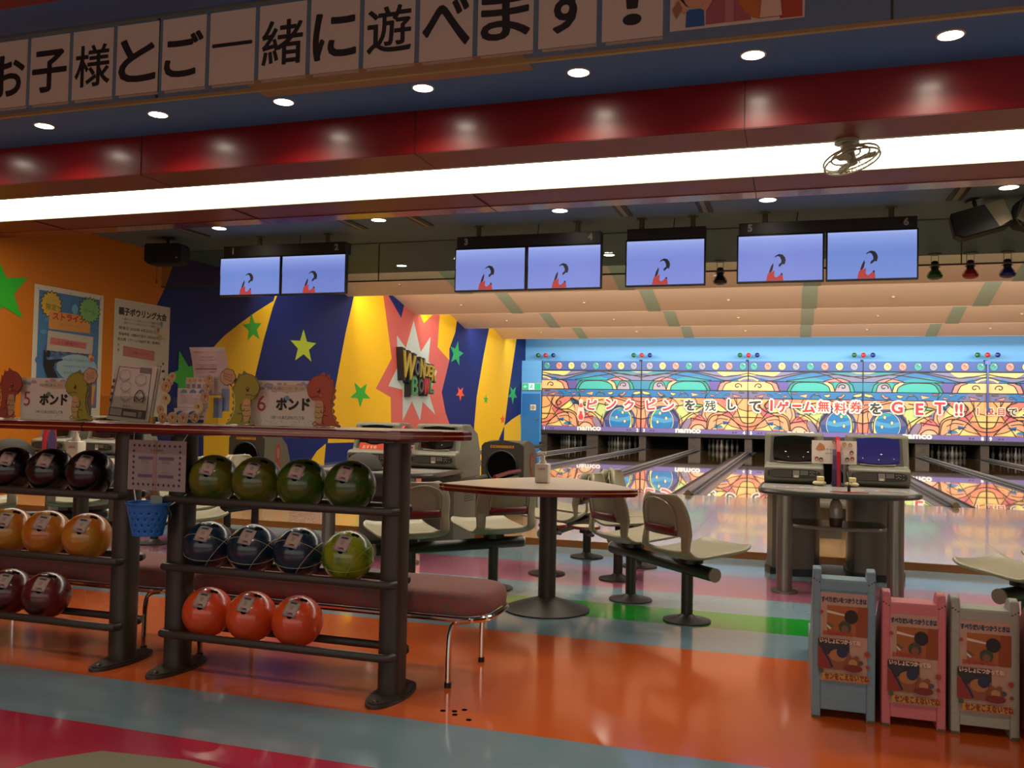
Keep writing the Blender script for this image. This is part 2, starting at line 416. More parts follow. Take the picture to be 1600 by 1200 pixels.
for c, y, z, rr, rot, wd_ in [(GR, 8.19, 2.5, .44, 1.78, 1.0), (GR, 13.36, 2.56, .25, 1.75, 1.2), (LI, 15.06, 2.36, .33, 1.6, 1.5), (GR, 17.47, 1.52, .29, -1.57, 1.7), (TE, 23.17, 2.8, .36, 1.4, 1.5), (OG, 23.54, 1.7, .21, -1.57, 1.6), (GR, 25.73, 1.57, .15, 1.57, 1.6), (OG, 27.41, .96, .17, 1.57, 1.6), (TE, 28.45, 1.8, .32, -1.57, 1.6), (GR, 11.61, 1.62, .42, 1.9, 1.2)]:
    mural([(y + wd_ * (rr if k % 2 == 0 else rr * .42) * math.cos(rot + k * PI / 5), z + (rr if k % 2 == 0 else rr * .42) * math.sin(rot + k * PI / 5)) for k in range(10)], c, 'star', .006)
mb = MB(); mb.bb(LX, LX + .012, -5, 7.6, 0, .12); mb.build('skirting', mat('skirting_dark', '2a201a', .5), wl)
mb = MB(); mb.bb(RX, RX + .2, -5, 31.5, -.1, 4.8); struct('wall_right', mb, mat('wall_right_paint', '7a5a4a', .6))
mb = MB(); mb.bb(LX, RX, -5.2, -5, -.1, 4.8); struct('wall_back', mb, mat('wall_rear_paint', '4a3c34', .7))
lb = mat('wall_light_blue', '5aa3e0', .5)
mb = MB(); mb.bb(LX, RX, 29.85, 30.0, 3.0, 4.8)
mb.bb(LX, -8.62, 29.45, 29.6, 0, 3.0); mb.bb(-8.62, -8.36, 29.45, 29.6, .2, 3.0)
wf = struct('wall_front', mb, lb)
mb = MB(); mb.bb(-9.04, -8.38, 29.43, 29.45, .02, 1.86, .004); d1 = struct('door_1', mb, mat('door_blue', '1d6bb0', .4))
mb = MB(); mb.cyl((-8.46, 29.42, .98), (-8.46, 29.36, .98), .02); mb.box((-8.5, 29.36, .98), (.1, .02, .02)); mb.build('door_handle', steel, d1)
t = empty('exit_sign', (-8.68, 29.42, 2.1), 'green and white lit running man exit sign above the blue door', 'exit sign')
mb = MB(); mb.box((0, -.03, 0), (.7, .07, .25), bev=.008); mb.build('housing', mat('sign_housing', 'b9bdb0', .5), t)
a = Art((0, -.067, 0), (1, 0, 0), (0, 0, 1)); a.rect(-.33, -.105, .33, .105, '1fae78'); a.rect(-.1, -.105, .1, .105, 'd8f5ea')
a.ell(.02, .06, .022, col='17936a'); a.line([(.01, .035), (-.02, -.02), (-.06, -.05)], .03, '17936a'); a.line([(-.01, -.01), (.04, -.04), (.03, -.085)], .025, '17936a'); a.line([(-.05, .02), (0, .03), (.05, .0)], .018, '17936a')
a.text('←', -.22, 0, .09, 'd8f5ea', bold=.03)
a.build('lit_face', attr_mat('exit_face', .4, emit=1.5), t)
t = empty('wall_plate', (-8.63, 29.425, 1.38), 'small square cream plate with round disc on the blue door', 'wall plate')
mb = MB(); mb.box((0, 0, 0), (.2, .02, .2), bev=.004); mb.build('plate', white, t)
mb = MB(); mb.cyl((0, -.012, 0), (0, -.03, 0), .07); mb.build('disc', mat('disc_tan', 'a88f70', .5), t)

# ceilings
cblue = mat('ceiling_slate', '3a66a0', .6); cslate2 = mat('ceiling_slate_rear', '566c7c', .55)
mb = MB(); mb.bb(LX, RX, 3.96, 6.2, CZ, CZ + .1); ce = struct('ceiling', mb, cblue)
mb = MB(); mb.bb(LX, RX, -5, 3.96, CZ, CZ + .1); struct('ceiling_entrance', mb, mat('ceiling_red', '7a1512', .45))
mb = MB(); mb.bb(LX, RX, 8.0, 13.42, CZ, CZ + .1); struct('ceiling_rear', mb, cslate2)
mb = MB(); mb.bb(-3.75, -1.69, 5.30, 5.62, CZ - .004, CZ + .01); mb.build('access_panel', mat('panel_beige', '8a6a58', .6), ce, smooth=0)
# red beam with the luminous cove strip
redp = mat('beam_red', '7c0c0f', .34, coat=.3, coatr=.2); redu = mat('beam_underside_red', '6a2018', .4)
BZ = 3.142
t = MB(); t.bb(LX, RX, 6.18, 6.22, BZ, CZ + .3)
t.mi = 1; t.bb(LX, RX, 6.184, 6.60, BZ - .006, BZ + .02)
t.bb(LX, RX, 7.46, 7.93, BZ - .006, BZ + .02)
t.mi = 2; t.bb(LX, RX, 7.93, 8.15, BZ - .012, BZ + .02)
t.mi = 0; t.bb(LX, RX, 8.12, 8.15, BZ, CZ + .1)
t.mi = 1; t.bb(LX, RX, 6.2, 8.12, CZ, CZ + .1)
redg = mat('beam_rear_lip', '6a2626', .2, coat=.45, coatr=.06)
beam = struct('trim_beam', t, [redp, redu, redg])
t = MB()
for x in (-8.9, -7.85, -5.35, -2.8, -.35, 1.87, 4.1): t.bb(x, x + .006, 6.176, 6.181, BZ, CZ); t.bb(x, x + .006, 6.18, 6.6, BZ - .008, BZ); t.bb(x, x + .006, 7.46, 8.15, BZ - .014, BZ)
t.build('panel_joints', mat('joint_dark', '2a0808', .6), beam, smooth=0)
t = MB(); t.bb(LX, RX, 6.60, 6.66, BZ, BZ + .12); t.bb(LX, RX, 7.44, 7.46, BZ - .004, BZ + .1)
t.build('strip_frame', mat('frame_silver', '9a9a86', .35, .3), beam, smooth=0)
t = MB(); t.bb(LX, RX, 6.66, 7.44, BZ + .01, BZ + .03)
lum = t.build('light_diffuser', mat('lit_strip', 'ffffff', .5, emit='fff3dc', es=E_STRIP), beam, smooth=0)
# stepped soffit over the lanes
soff = mat('soffit_beige', 'dfc0a4', .6); stripe = mat('soffit_stripe', 'a2b09a', .6)
STR = [-9.6 + 3.33 * k - .12 for k in range(0, 6)]
STR = [-6.38, -3.09, .27, 3.62, 6.95]
starts = [13.42] + LIPS[:3]
for i, (y0, y1) in enumerate(zip(starts, LIPS)):
    z1 = LIPZ; z0 = LIPZ + .237 * (y1 - y0)
    mb = MB()
    mb.prism([(y0, z0), (y1, z1), (y1, z1 + .03), (y0, z0 + .03)], LX, RX, 'X')
    s_ = struct('ceiling_soffit', mb, soff)
    mb = MB()
    for sx in STR: mb.prism([(y0, z0 - .004), (y1 - .005, z1 - .004), (y1 - .005, z1), (y0, z0)], sx - .15, sx + .15, 'X')
    mb.build('soffit_stripes', stripe, s_, smooth=0)
    mb = MB(); mb.bb(LX, RX, y1 - .02, y1, z1, z1 + .7); mb.build('soffit_riser', soff, s_, smooth=0)
    mb = MB()
    for kx in (-7.6, -4.6, -1.4, 1.9, 5.0): mb.cyl((kx, (y0 + y1) / 2 + 1.1, z1 + .237 * .65 - .03), (kx, (y0 + y1) / 2 + 1.1, z1 + .237 * .65), .035, n=12)
    mb.build('sprinkler_caps', mat('cap_beige', 'c7ab8c', .5), s_)
mb = MB(); mb.bb(LX, RX, 13.40, 13.42, CZ, 4.6); mb.bb(LX, RX, 13.0, 31.0, 4.72, 4.8); mb.bb(LX, RX, 27.3, 29.9, 4.3, 4.4); struct('ceiling_upper', mb, mat('ceiling_upper_paint', '9a8468', .6))

# ================================================================== CEILING FITTINGS
lampe = mat('lamp_glow', 'ffffff', .5, emit='fff4dd', es=30)
def downlight(x, y, label, group, s=.085):
    t = empty('downlight', (x, y, CZ), label, 'ceiling light', group)
    mb = MB(); mb.lathe((0, 0, 0), [(s + .012, 0), (s + .012, -.004), (s, -.006), (s, 0)], 28); mb.build('rim', mat('lamp_rim', 'c9c0b0', .4), t)
    mb = MB(); mb.lathe((0, 0, 0), [(s, -.001), (.0001, -.005)], 24); mb.build('lens', lampe, t)
words = ['leftmost', 'second', 'third', 'fourth', 'fifth', 'sixth', 'seventh', 'eighth', 'ninth', 'tenth', 'eleventh']
for i, (x, y) in enumerate(FRONT_LAMPS):
    lab = 'round recessed downlight of the dark blue ceiling row, outside the frame, %s' % {0: 'at left', 8: 'just right', 9: 'farthest right'}[i] if i in (0, 8, 9) else 'round recessed downlight in dark blue ceiling before the red beam, %s from left' % words[i - 1]
    downlight(x, y, lab, 'front row of ceiling downlights', .07)
for i, (x, y) in enumerate(REAR_LAMPS):
    downlight(x, y, 'round downlight in the rear ceiling above the lane screens, %s in the row from left' % words[i], 'downlights behind the red beam', .085)
for i, (x, y) in enumerate([(-5.97, 12.79), (-2.57, 12.5)]):
    downlight(x, y, ['small round downlight seen through the glass barrier, left of screen three', 'small round downlight seen through the glass barrier, right of screen four'][i], 'downlights seen through the barrier', .075)
for i, (x, y) in enumerate(NEAR_LAMPS): downlight(x, y, 'round recessed downlight in the ceiling over the viewer, %s row, %s from left' % ('nearer' if i < 5 else 'farther', words[i % 5]), 'downlights over the entrance')
for i, x in enumerate([-7.6, -5.25, -4.35, -1.87, -.97, 1.55]):
    t = empty('ceiling_vent', (x, 9.75, CZ), 'narrow dark slot vent in the rear ceiling, %s from left' % words[i], 'ceiling vent', 'slot vents in rear ceiling')
    mb = MB(); mb.bb(-.075, .075, -.32, .32, -.012, 0, .003); mb.build('frame', mat('vent_dark', '241e14', .5), t)
    mb = MB(); mb.bb(-.025, .025, -.28, .28, -.018, -.011); mb.build('slot', mat('vent_slot', '7a6a50', .4), t)

# smoke barrier glass
def barrier(y, x0, x1, z0, label, joints, tint, railm, rail):
    t = empty('glass_barrier', (0, y, CZ), label, 'glass barrier')
    xs = [x0] + joints + [x1]
    for a_, b_ in zip(xs[:-1], xs[1:]):
        mb = MB(); mb.bb(a_ + .004, b_ - .004, -.004, .004, z0 - CZ, 0); mb.build('pane', glass_mat('glass_' + label[:6].strip(), tint), t, smooth=0)
    mb = MB(); mb.bb(x0, x1, -.012, .012, z0 - CZ - rail, z0 - CZ); mb.build('bottom_rail', railm, t, smooth=0)
    mb = MB(); mb.bb(x0, x1, -.010, .010, -.012, 0); mb.build('top_rail', mat('rail_top', '4c5450', .5), t, smooth=0)
    mb = MB()
    for j in joints: mb.bb(j - .006, j + .006, -.006, .006, z0 - CZ, -.02)
    mb.build('joint_seals', mat('seal_dark', '2c261c', .5), t, smooth=0)
    return t
barrier(11.0, LX, RX, 2.955, 'clear hanging glass smoke barrier behind the lane screens', [-5.48, -1.9, 1.77, 5.4], (.82, .9, .86), mat('rail_brown', '3a2a1c', .5), .018)
barrier(4.27, -7.5, 4.5, 2.97, 'near hanging glass barrier carrying the big lettered paper sheets', [-3.6, .4], (.93, .93, .88), mat('rail_gold', '8f7d50', .35, .3), .018)
# banner sheets taped on the near barrier
sx = -4.88; chars = 'お子様とご一緒に遊べます'
paperm = mat('paper_white', 'b6b09c', .7)
for i, ch in enumerate(list('お子様とご一緒に遊べます') + ['！']):
    x0 = -4.87 + i * .3283; w = .300
    t = empty('letter_sheet', (x0 + w / 2, 4.255, 3.215), '%s lettered paper sheet on the near glass barrier, %s' % (['first', 'second', 'third', 'fourth', 'fifth', 'sixth', 'seventh', 'eighth', 'ninth', 'tenth', 'eleventh', 'twelfth', 'last'][i], ['cut by the frame edge', 'character ko', 'dense character sama', 'character to', 'character go', 'single horizontal stroke', 'dense character', 'character ni', 'dense character', 'character be', 'character ma', 'character su', 'exclamation mark'][i]), 'paper sheet', 'lettered sheets on the glass')
    mb = MB(); mb.bb(-w / 2, w / 2, 0, .002, -.205, .215); mb.build('paper', paperm, t, smooth=0)
    a = Art((0, 0, 0), (1, 0, 0), (0, 0, 1)); a.text(ch, 0, -.005 if ch != '一' else .02, .25 if ch != '一' else .045, '0e0a08', grow=.007 if ch in 'おとごにべます子！一' else .0035, w=.255 if ch not in '！' else .08)
    a.build('lettering', PRINT, t)
    mb = MB(); mb.bb(-.13, .15, .004, .008, -.22, -.207); mb.build('tape', mat('tape_clear', '9a9078', .3), t, smooth=0)
t = empty('picture_sheet', (-.285, 4.255, 3.23), 'paper picture of children playing taped at the right end of the lettered sheets', 'paper sheet')
mb = MB(); mb.bb(-.31, .31, 0, .002, -.205, .215); mb.build('paper', paperm, t, smooth=0)
a = Art((0, 0, 0), (1, 0, 0), (0, 0, 1))
a.rect(-.14, -.19, .07, .2, '8f4e50'); a.rect(-.05, -.19, -.01, .2, 'a06a68'); a.ell(.11, .08, .13, .27, 'a8601c'); a.rect(.2, -.2, .3, .2, '9a3a1c')
a.ell(-.2, -.02, .07, .08, '2a1c16'); a.ell(-.19, -.045, .055, .06, 'b98a68'); a.ell(-.205, -.04, .006, .009, '1a1210'); a.ell(-.175, -.035, .006, .009, '1a1210')
a.poly([(-.23, -.11), (-.15, -.11), (-.145, -.195), (-.235, -.195)], '1d4f8a'); a.line([(-.23, -.12), (-.28, -.06)], .03, 'b98a68'); a.line([(-.15, -.12), (-.11, -.05)], .03, 'b98a68')
a.poly([(-.3, -.1), (-.27, -.06), (-.25, -.1), (-.28, -.15)], '8a6038')
a.ell(.16, -.03, .045, .05, 'c9b6a4'); a.ell(.135, .03, .014, .04, 'c9b6a4'); a.ell(.185, .03, .014, .04, 'c9b6a4'); a.poly([(.12, -.08), (.2, -.08), (.21, -.19), (.11, -.19)], 'bfa88c'); a.ell(.15, -.02, .007, col='20140e'); a.ell(.175, -.02, .007, col='20140e')
a.build('printed_picture', PRINT, t)

# wall fan hanging below the strip
t = empty('ceiling_fan', (.33, 6.78, BZ), 'small cream oscillating fan with wire guard hanging below the bright strip', 'fan')
fanm = mat('fan_cream', '8c8a74', .5)
mb = MB(); mb.cyl((0, -.17, .0), (0, -.17, -.03), .085, n=24); mb.cyl((0, -.17, -.03), (.02, -.165, -.09), .05); mb.build('mount', fanm, t)
tilt = Matrix.Rotation(math.radians(-9), 3, 'X') @ Matrix.Rotation(math.radians(-14), 3, 'Y'); oc = Vector((.03, -.16, -.13))
mb = MB()
for rr, dz in ((.19, 0), (.19, -.03), (.13, .018), (.07, .03)): mb.tube([oc + tilt @ Vector((rr * math.cos(k * PI / 16), rr * math.sin(k * PI / 16), dz)) for k in range(32)], .0075, 6, True)
for k in range(24):
    c_, s_ = math.cos(k * PI / 12), math.sin(k * PI / 12)
    mb.tube([oc + tilt @ Vector((.04 * c_, .04 * s_, -.05)), oc + tilt @ Vector((.14 * c_, .14 * s_, -.05)), oc + tilt @ Vector((.19 * c_, .19 * s_, -.015))], .0024, 4)
mb.build('wire_guard', fanm, t)
mb = MB(); mb.cyl(oc + tilt @ Vector((0, 0, .05)), oc + tilt @ Vector((0, 0, -.05)), .035); mb.build('motor', fanm, t)
for k in range(3):
    a0 = k * 2 * PI / 3; mb = MB()
    P = [(.03, -.01), (.09, -.05), (.16, -.045), (.17, .02), (.1, .035), (.03, .015)]
    Q = [(p[0] * math.cos(a0) - p[1] * math.sin(a0), p[0] * math.sin(a0) + p[1] * math.cos(a0)) for p in P]
    mb.prism(Q, -.022, -.018)
    bmesh.ops.transform(mb.bm, matrix=Matrix.Translation(oc) @ tilt.to_4x4(), verts=mb.bm.verts); mb.build('blade', fanm, t, smooth=0)

# overhead lane screens
def screen_art(w, h, hue):
    a = Art((0, 0, 0), (1, 0, 0), (0, 0, 1)); base = hue
    a.rect(-w / 2, -h / 2, w / 2, h / 2, base)
    for k in range(12):
        q = (k / 11) ** .6; c_ = ''.join('%02x' % int(int('9fb0ec'[i:i + 2], 16) * (1 - q) + int(base[i:i + 2], 16) * q) for i in (0, 2, 4))
        a.rect(-w / 2, h / 2 - (k + 1) * h / 26, w / 2, h / 2 - k * h / 26, c_)
    X = lambda px: (px - 690) / 1371 * 80 / 134 * w + .0 * w + .03
    Y = lambda py: (540 - py) / 1200 * 70 / 76 * h * 1.0 - .0
    def P(L): return [((px - 560) / 1371 * .60 * w, (py - 1085) / -1200 * .93 * h - h / 2) for px, py in L]
    a.poly(P([(400, 430), (450, 370), (540, 325), (640, 350), (700, 430), (720, 520), (690, 630), (640, 615), (545, 700), (525, 660), (545, 610), (600, 570), (600, 500), (560, 410), (500, 385), (450, 410)]), '1a1c20')
    a.poly(P([(375, 580), (390, 650), (360, 790), (310, 850), (265, 840), (310, 700)]), '2c0a14')
    a.poly(P([(190, 1085), (230, 900), (270, 840), (310, 850), (420, 790), (410, 930), (430, 985), (490, 990), (580, 910), (640, 930), (660, 1085)]), 'b0302c')
    a.poly(P([(580, 900), (600, 870), (640, 880), (640, 930), (610, 935)]), '14141c')
    return a
scr_frame = mat('screen_frame', '0a0a0c', .3)
def display(x0, x1, z0, z1, parent, hue, ax, yo=0):
    w, h = x1 - x0, z1 - z0; cx, cz = (x0 + x1) / 2 - ax, (z0 + z1) / 2
    mb = MB(); mb.box((0, .03, 0), (w, .06, h), bev=.006); d = mb.build('display', scr_frame, parent, loc=(cx, yo, cz))
    a = screen_art(w - .035, h - .04, hue); o = a.build('lit_screen', SCREEN, d); o.location = (0, -.0012, 0)
    return d
def hanging(label, x0, x1, zt0, zt1, disps, nums, poles, cabx):
    ax = (x0 + x1) / 2
    t = empty('overhead_display', (ax, 10.2, 0), label, 'monitor', 'hanging lane monitors')
    mb = MB(); mb.bb(x0 - ax, x1 - ax, .01, .16, zt0, zt1 + .0, .003); mb.build('header_box', mat('header_black', '17120e', .45), t)
    for d in disps: display(*d, t, random.choice(['7a88d4', '6c7ec8', '6f88d0', '7a88d0']), ax)
    for n, nx in nums:
        a = Art((nx - ax, .01, (zt0 + zt1) / 2 + .01), (1, 0, 0), (0, 0, 1), .001); a.text(n, 0, 0, .085, '8f8a84', bold=.05); a.build('lane_number', PRINT, t)
    for p in poles:
        mb = MB(); mb.cyl((p - ax, .08, zt1 - .02), (p - ax, .08, CZ), .03, n=14); mb.cyl((p - ax, .08, CZ - .01), (p - ax, .08, CZ), .06, n=18); mb.build('pole', mat('pole_beige', '5f5340', .5), t)
    mb = MB(); mb.tube([(cabx - ax, .1, zt1), (cabx - ax, .1, zt1 + .05), (cabx - ax + .01, .1, CZ)], .006, 6); mb.build('cable', black, t)
hanging('pair of hanging monitors at the far left of the row', -7.42, -5.57, 3.19, 3.345, [(-7.465, -6.515, 2.665, 3.195), (-6.505, -5.545, 2.665, 3.195)], [('1', -7.27), ('2', -5.7)], [-6.9, -5.87], -6.3)
hanging('pair of hanging monitors left of the lone centre monitor', -4.02, -2.205, 3.19, 3.335, [(-4.04, -3.115, 2.65, 3.19), (-3.105, -2.185, 2.65, 3.19)], [('3', -3.9), ('4', -2.33)], [-3.76, -2.5], -3.0)
hanging('single hanging monitor without a number, centre of the row', -1.89, -.99, 3.21, 3.34, [(-1.905, -.985, 2.66, 3.21)], [], [-1.73, -1.14], -1.36)
hanging('pair of hanging monitors right of the lone centre monitor', -.62, 1.22, 3.215, 3.35, [(-.64, .287, 2.67, 3.215), (.305, 1.232, 2.67, 3.22)], [('5', -.5), ('6', 1.11)], [-.34, .97], .0)

# speakers
def speaker(x, y, label, rz, mirror=1):
    t = empty('ceiling_speaker', (x, y, CZ), label, 'speaker', rz=rz)
    mb = MB(); mb.cyl((0, 0, 0), (0, 0, -.02), .09, n=20); mb.cyl((0, 0, -.02), (0, 0, -.12), .02); mb.sph((0, 0, -.12), .03); mb.build('bracket', black, t)
    prof = [(-.27, -.02), (-.25, .02), (.23, .02), (.27, -.02), (.27, -.22), (.20, -.26), (-.21, -.26), (-.27, -.21)]
    mb = MB(); mb.prism([(p[0], p[1] - .12) for p in prof], -.13, .1, 'Y'); mb.build('cabinet', mat('speaker_black', '090807', .7), t, smooth=20)
    mb = MB(); mb.prism([(p[0] * .93, p[1] * .93 - .13) for p in prof], -.155, -.13, 'Y'); mb.build('grille', mat('speaker_grille', '060605', .9, bump=(600, .5)), t, smooth=20)
    a = Art((.22, -.156, -.3), (1, 0, 0), (0, 0, 1)); a.ell(0, 0, .012, col='807868'); a.build('badge', PRINT, t)
    return t
speaker(-8.2, 10.05, 'black speaker hanging from the ceiling by the orange wall', .15)
t = speaker(1.74, 10.12, 'black speaker with tan side panel right of screen six', -.12); t.rotation_euler = (0, -.25, -.1)
mb = MB(); mb.prism([(.06, -.105), (.24, -.105), (.262, -.33), (.14, -.372)], -.161, -.157, 'Y'); mb.build('tan_panel', mat('speaker_tan', '3d3522', .8), t, smooth=0)
t = speaker(2.42, 10.12, 'black speaker with tan side panel at the right edge of the frame', .12); t.rotation_euler = (0, .25, .1)
mb = MB(); mb.prism([(-.24, -.105), (-.06, -.105), (-.14, -.372), (-.262, -.33)], -.161, -.157, 'Y'); mb.build('tan_panel', MATS['speaker_tan'], t, smooth=0)
mb = MB(); mb.tube([(-8.33, 10.0, 3.09), (-8.33, 10.0, 2.86)], .005, 6); mb.cyl((-8.33, 10.0, 2.88), (-8.33, 10.0, 2.84), .013, n=10)
finish(mb.build('pull_cord', mat('cord_brown', '4a2c10', .6)), 'thin brown pull cord hanging below the left speaker', 'cord')

# coloured spot lamps by the barrier and above the pin decks
def colored_lamp(x, y, z, c, label, group, big):
    t = empty('spot_lamp', (x, y, z), label, 'spot lamp', group)
    cm = mat('lamp_' + c, {'green': '0c5a1c', 'red': 'b02018', 'blue': '141c78', 'dark': '1c1410'}[c], .35, coat=.4)
    s = 1.0
    if big:
        mb = MB(); mb.cyl((0, 0, 0), (0, 0, -.012), .085, n=18); mb.build('canopy', mat('canopy_grey', '5b5b4c', .5), t)
        mb = MB(); mb.tube([(-.045, 0, -.01), (-.045, 0, -.13)], .004, 6); mb.tube([(.045, 0, -.01), (.045, 0, -.13)], .004, 6); mb.build('bracket', steel, t)
        mb = MB(); mb.lathe((0, 0, 0), [(.03, -.1), (.05, -.12), (.05, -.17), (.075, -.18), (.05, -.19), (.05, -.22), (.07, -.235)], 16); mb.build('socket', black, t)
        mb = MB(); mb.lathe((0, 0, 0), [(.06, -.225), (.09, -.26), (.105, -.30), (.095, -.335), (.05, -.355), (.001, -.36)], 20); mb.build('bulb', cm, t)
    else:
        mb = MB(); mb.cyl((0, .13, .01), (0, .02, 0), .045, n=14); mb.build('housing', mat('lamp_housing', '15151c', .5), t)
        mb = MB(); mb.lathe((0, 0, 0), [(.045, .03), (.075, .0), (.07, -.035), (.035, -.06), (.001, -.065)], 16, 'Y'); mb.build('bulb', cm, t)
for x, c in [(1.83, 'green'), (2.27, 'red'), (2.72, 'blue')]: colored_lamp(x - .02, 13.3, CZ, c, '%s spot lamp hanging right of screen six' % c, 'hanging coloured lamps', True)
colored_lamp(-1.07, 13.3, CZ, 'dark', 'dark unlit spot lamp hanging between the centre screen and screen five', 'hanging coloured lamps', True)
places = ['at the far left end', 'above the seam of lanes two and three', 'above the seam of lanes four and five', 'above the seam of lanes six and seven', 'above the seam of lanes eight and nine']
for k, pl in enumerate(places):
    xs = -8.22 if k == 0 else -8.344 + 3.45 * k
    for dx, c in ((-.27, 'green'), (0, 'red'), (.27, 'blue')):
        colored_lamp(xs + dx, 29.45, 3.19, c, 'small %s lamp over the pin decks, %s' % (c, pl), 'small coloured lamps above the masks', False)

# ================================================================== MASKING UNITS
YM = 29.55; UW = 3.45
MX0 = -8.344
OUT = '20150f'
def unit_art(k):
    """returns arts per row; unit k; drawn in unit metres 0..3.45 (x) with z; odd units mirrored"""
    flip = (k % 2 == 0)          # ball at the right end for units 0, 2, 4
    x0 = MX0 + k * UW
    def X(px): # authoring space: zoomed crop of the 7-8 unit, 250..1290
        s = (px - 250) / 1040 * UW
        return (UW - s) if flip else s
    return x0, X
rowm = [(2.675, 2.995), (2.355, 2.655), (2.05, 2.335), (1.80, 2.03), (.775, 1.78), (.60, .77)]
balls = ['8f94a8', 'e8cf86', 'd98a80', '2f9e9a', '8f94a8', 'e8cf86', 'd98a80', '2f9e9a']
pin_word = ['first', 'second', 'third', 'fourth', 'fifth']
GLOW = attr_mat('mask_print', .45)
for k in range(5):
    x0, X = unit_art(k); flip = (k % 2 == 0)
    t = empty('masking_unit', (x0, YM, 0), 'stained glass pattern masking unit, %s from left, numbered %d and %d' % (pin_word[k], 2 * k + 1, 2 * k + 2), 'masking unit', 'masking units over the pin decks')
    def art(row, parent, yo):
        z0, z1 = rowm[row]
        return Art((0, yo - .006, 0), (1, 0, 0), (0, 0, 1), .0006), z0, z1
    def row(row, name, yo, base):
        z0, z1 = rowm[row]
        mb = MB(); mb.bb(.008, UW - .008, yo, yo + .05, z0, z1, .004); p = mb.build(name, base, t, smooth=0)
        return p
    # --- ball band
    p = row(0, 'ball_panel', -.05, mat('mask_royal', '2a5096', .5)); a, z0, z1 = art(0, p, -.05)
    a.rect(.01, z0, UW - .01, z1, '2d559f'); a.rect(.01, z0, UW - .01, z0 + .03, '24356a')
    for i, c in enumerate(balls):
        cx = X(330 + i * 126.5 + (i * 3.2)) ; cz = 2.835
        a.ell(cx, cz, .118, .128, OUT, L=10); a.ell(cx, cz, .106, .116, c, L=11); a.ell(cx, cz - .055, .085, .05, c, L=11)
        for q in ((-.03, .03), (.01, .04), (.025, -.005)): a.ell(cx + q[0], cz + q[1], .014, .017, '3a2a2a', L=12)
        a.ell(cx + .04, cz + .06, .02, .015, 'e9efe9', L=12)
    a.build('printed_art', GLOW, p)
    # --- waves
    p = row(1, 'wave_panel', -.03, mat('mask_slate', '6f7096', .5)); a, z0, z1 = art(1, p, -.03)
    def M(L, top=335, bot=405): return [(X(px), z1 - (min(max(py, top), bot) - top) / (bot - top) * (z1 - z0)) for px, py in L]
    a.rect(.01, z0, UW - .01, z1, '7b7ba2')
    a.poly(M([(250, 335), (560, 335), (480, 350), (380, 355), (250, 352)]), '2a8a98')
    a.poly(M([(250, 335), (360, 335), (300, 345), (250, 342)]), 'cfc39a')
    a.poly(M([(440, 405), (560, 350), (680, 336), (800, 338), (900, 365), (1060, 405), (940, 405), (820, 372), (700, 372), (600, 395), (590, 405)]), '1673b4')
    a.poly(M([(590, 405), (640, 385), (720, 372), (820, 374), (960, 405)]), '1d97a6')
    a.poly(M([(370, 405), (470, 378), (520, 376), (600, 405)]), 'df8f8c')
    a.poly(M([(990, 335), (1290, 335), (1290, 365), (1180, 358), (1120, 360), (1060, 372), (1020, 355)]), 'f0dc86')
    a.poly(M([(1180, 405), (1240, 380), (1290, 374), (1290, 385), (1240, 390), (1210, 405)]), 'f0dc86')
    a.poly(M([(1080, 405), (1140, 385), (1175, 378), (1200, 405)]), '1b79b8')
    for L in ([(250, 362), (380, 365), (560, 340), (700, 336), (900, 365), (1090, 402), (1290, 362)], [(250, 380), (480, 352), (700, 372), (940, 402)], [(440, 404), (620, 345), (800, 338), (1060, 372), (1290, 345)], [(360, 404), (470, 378), (600, 403)]):
        a.line(M(L), .026, OUT, sm=5, L=30)
    a.build('printed_art', GLOW, p)
    # --- domes
    p = row(2, 'dome_panel', -.06, mat('mask_teal', '1c7f92', .5)); a, z0, z1 = art(2, p, -.06)
    def M(L, top=420, bot=490): return [(X(px), z1 - (min(max(py, top - 1), bot + 1) - top) / (bot - top) * (z1 - z0)) for px, py in L]
    def dome(cx, r, rz, c, top=420): return M([(cx + r * math.cos(PI * i / 20), 492 - rz * math.sin(PI * i / 20)) for i in range(21)])
    a.rect(.01, z0, UW - .01, z1, '2483a0')
    a.poly(M([(250, 420), (330, 420), (330, 490), (250, 490)]), '2784a8')
    a.poly(dome(430, 110, 90, ''), '18a59c'); a.poly(dome(430, 70, 70, ''), 'a59fb0')
    a.poly(M([(500, 490), (520, 440), (560, 420), (600, 420), (560, 450), (540, 490)]), 'ecc48e')
    a.poly(dome(740, 195, 90, ''), '18968c'); a.poly(dome(715, 180, 82, ''), '37b0a8')
    a.poly(M([(925, 490), (915, 420), (1030, 420), (1000, 490)]), '5c4f9c')
    a.poly(M([(1000, 490), (1020, 440), (1070, 420), (1290, 420), (1290, 490)]), 'e58f82')
    a.poly(M([(1045, 490), (1075, 440), (1130, 422), (1290, 422), (1290, 490)]), 'f0c384')
    for cx in (430, 1190):
        sp = [(cx + (4 + 2.9 * i) * math.cos(.55 * i), 456 + (3 + 1.9 * i) * math.sin(.55 * i)) for i in range(13)]
        a.line(M(sp), .028, OUT, sm=3, L=30)
    for L in ([(500, 490), (520, 440), (560, 420)], [(540, 490), (560, 450), (640, 424), (740, 421), (850, 430), (900, 490)], [(930, 490), (900, 440), (860, 420)], [(1000, 490), (1020, 440), (1070, 420)], [(1045, 490), (1075, 440), (1130, 422)], [(1030, 420), (1000, 490)], [(325, 490), (345, 440), (380, 420)], [(362, 490), (378, 440), (420, 424), (470, 432), (500, 490)]):
        a.line(M(L), .026, OUT, sm=4, L=31)
    a.build('printed_art', GLOW, p)
    # --- fish row
    p = row(3, 'fish_panel', -.03, mat('mask_blue', '146aa8', .5)); a, z0, z1 = art(3, p, -.03)
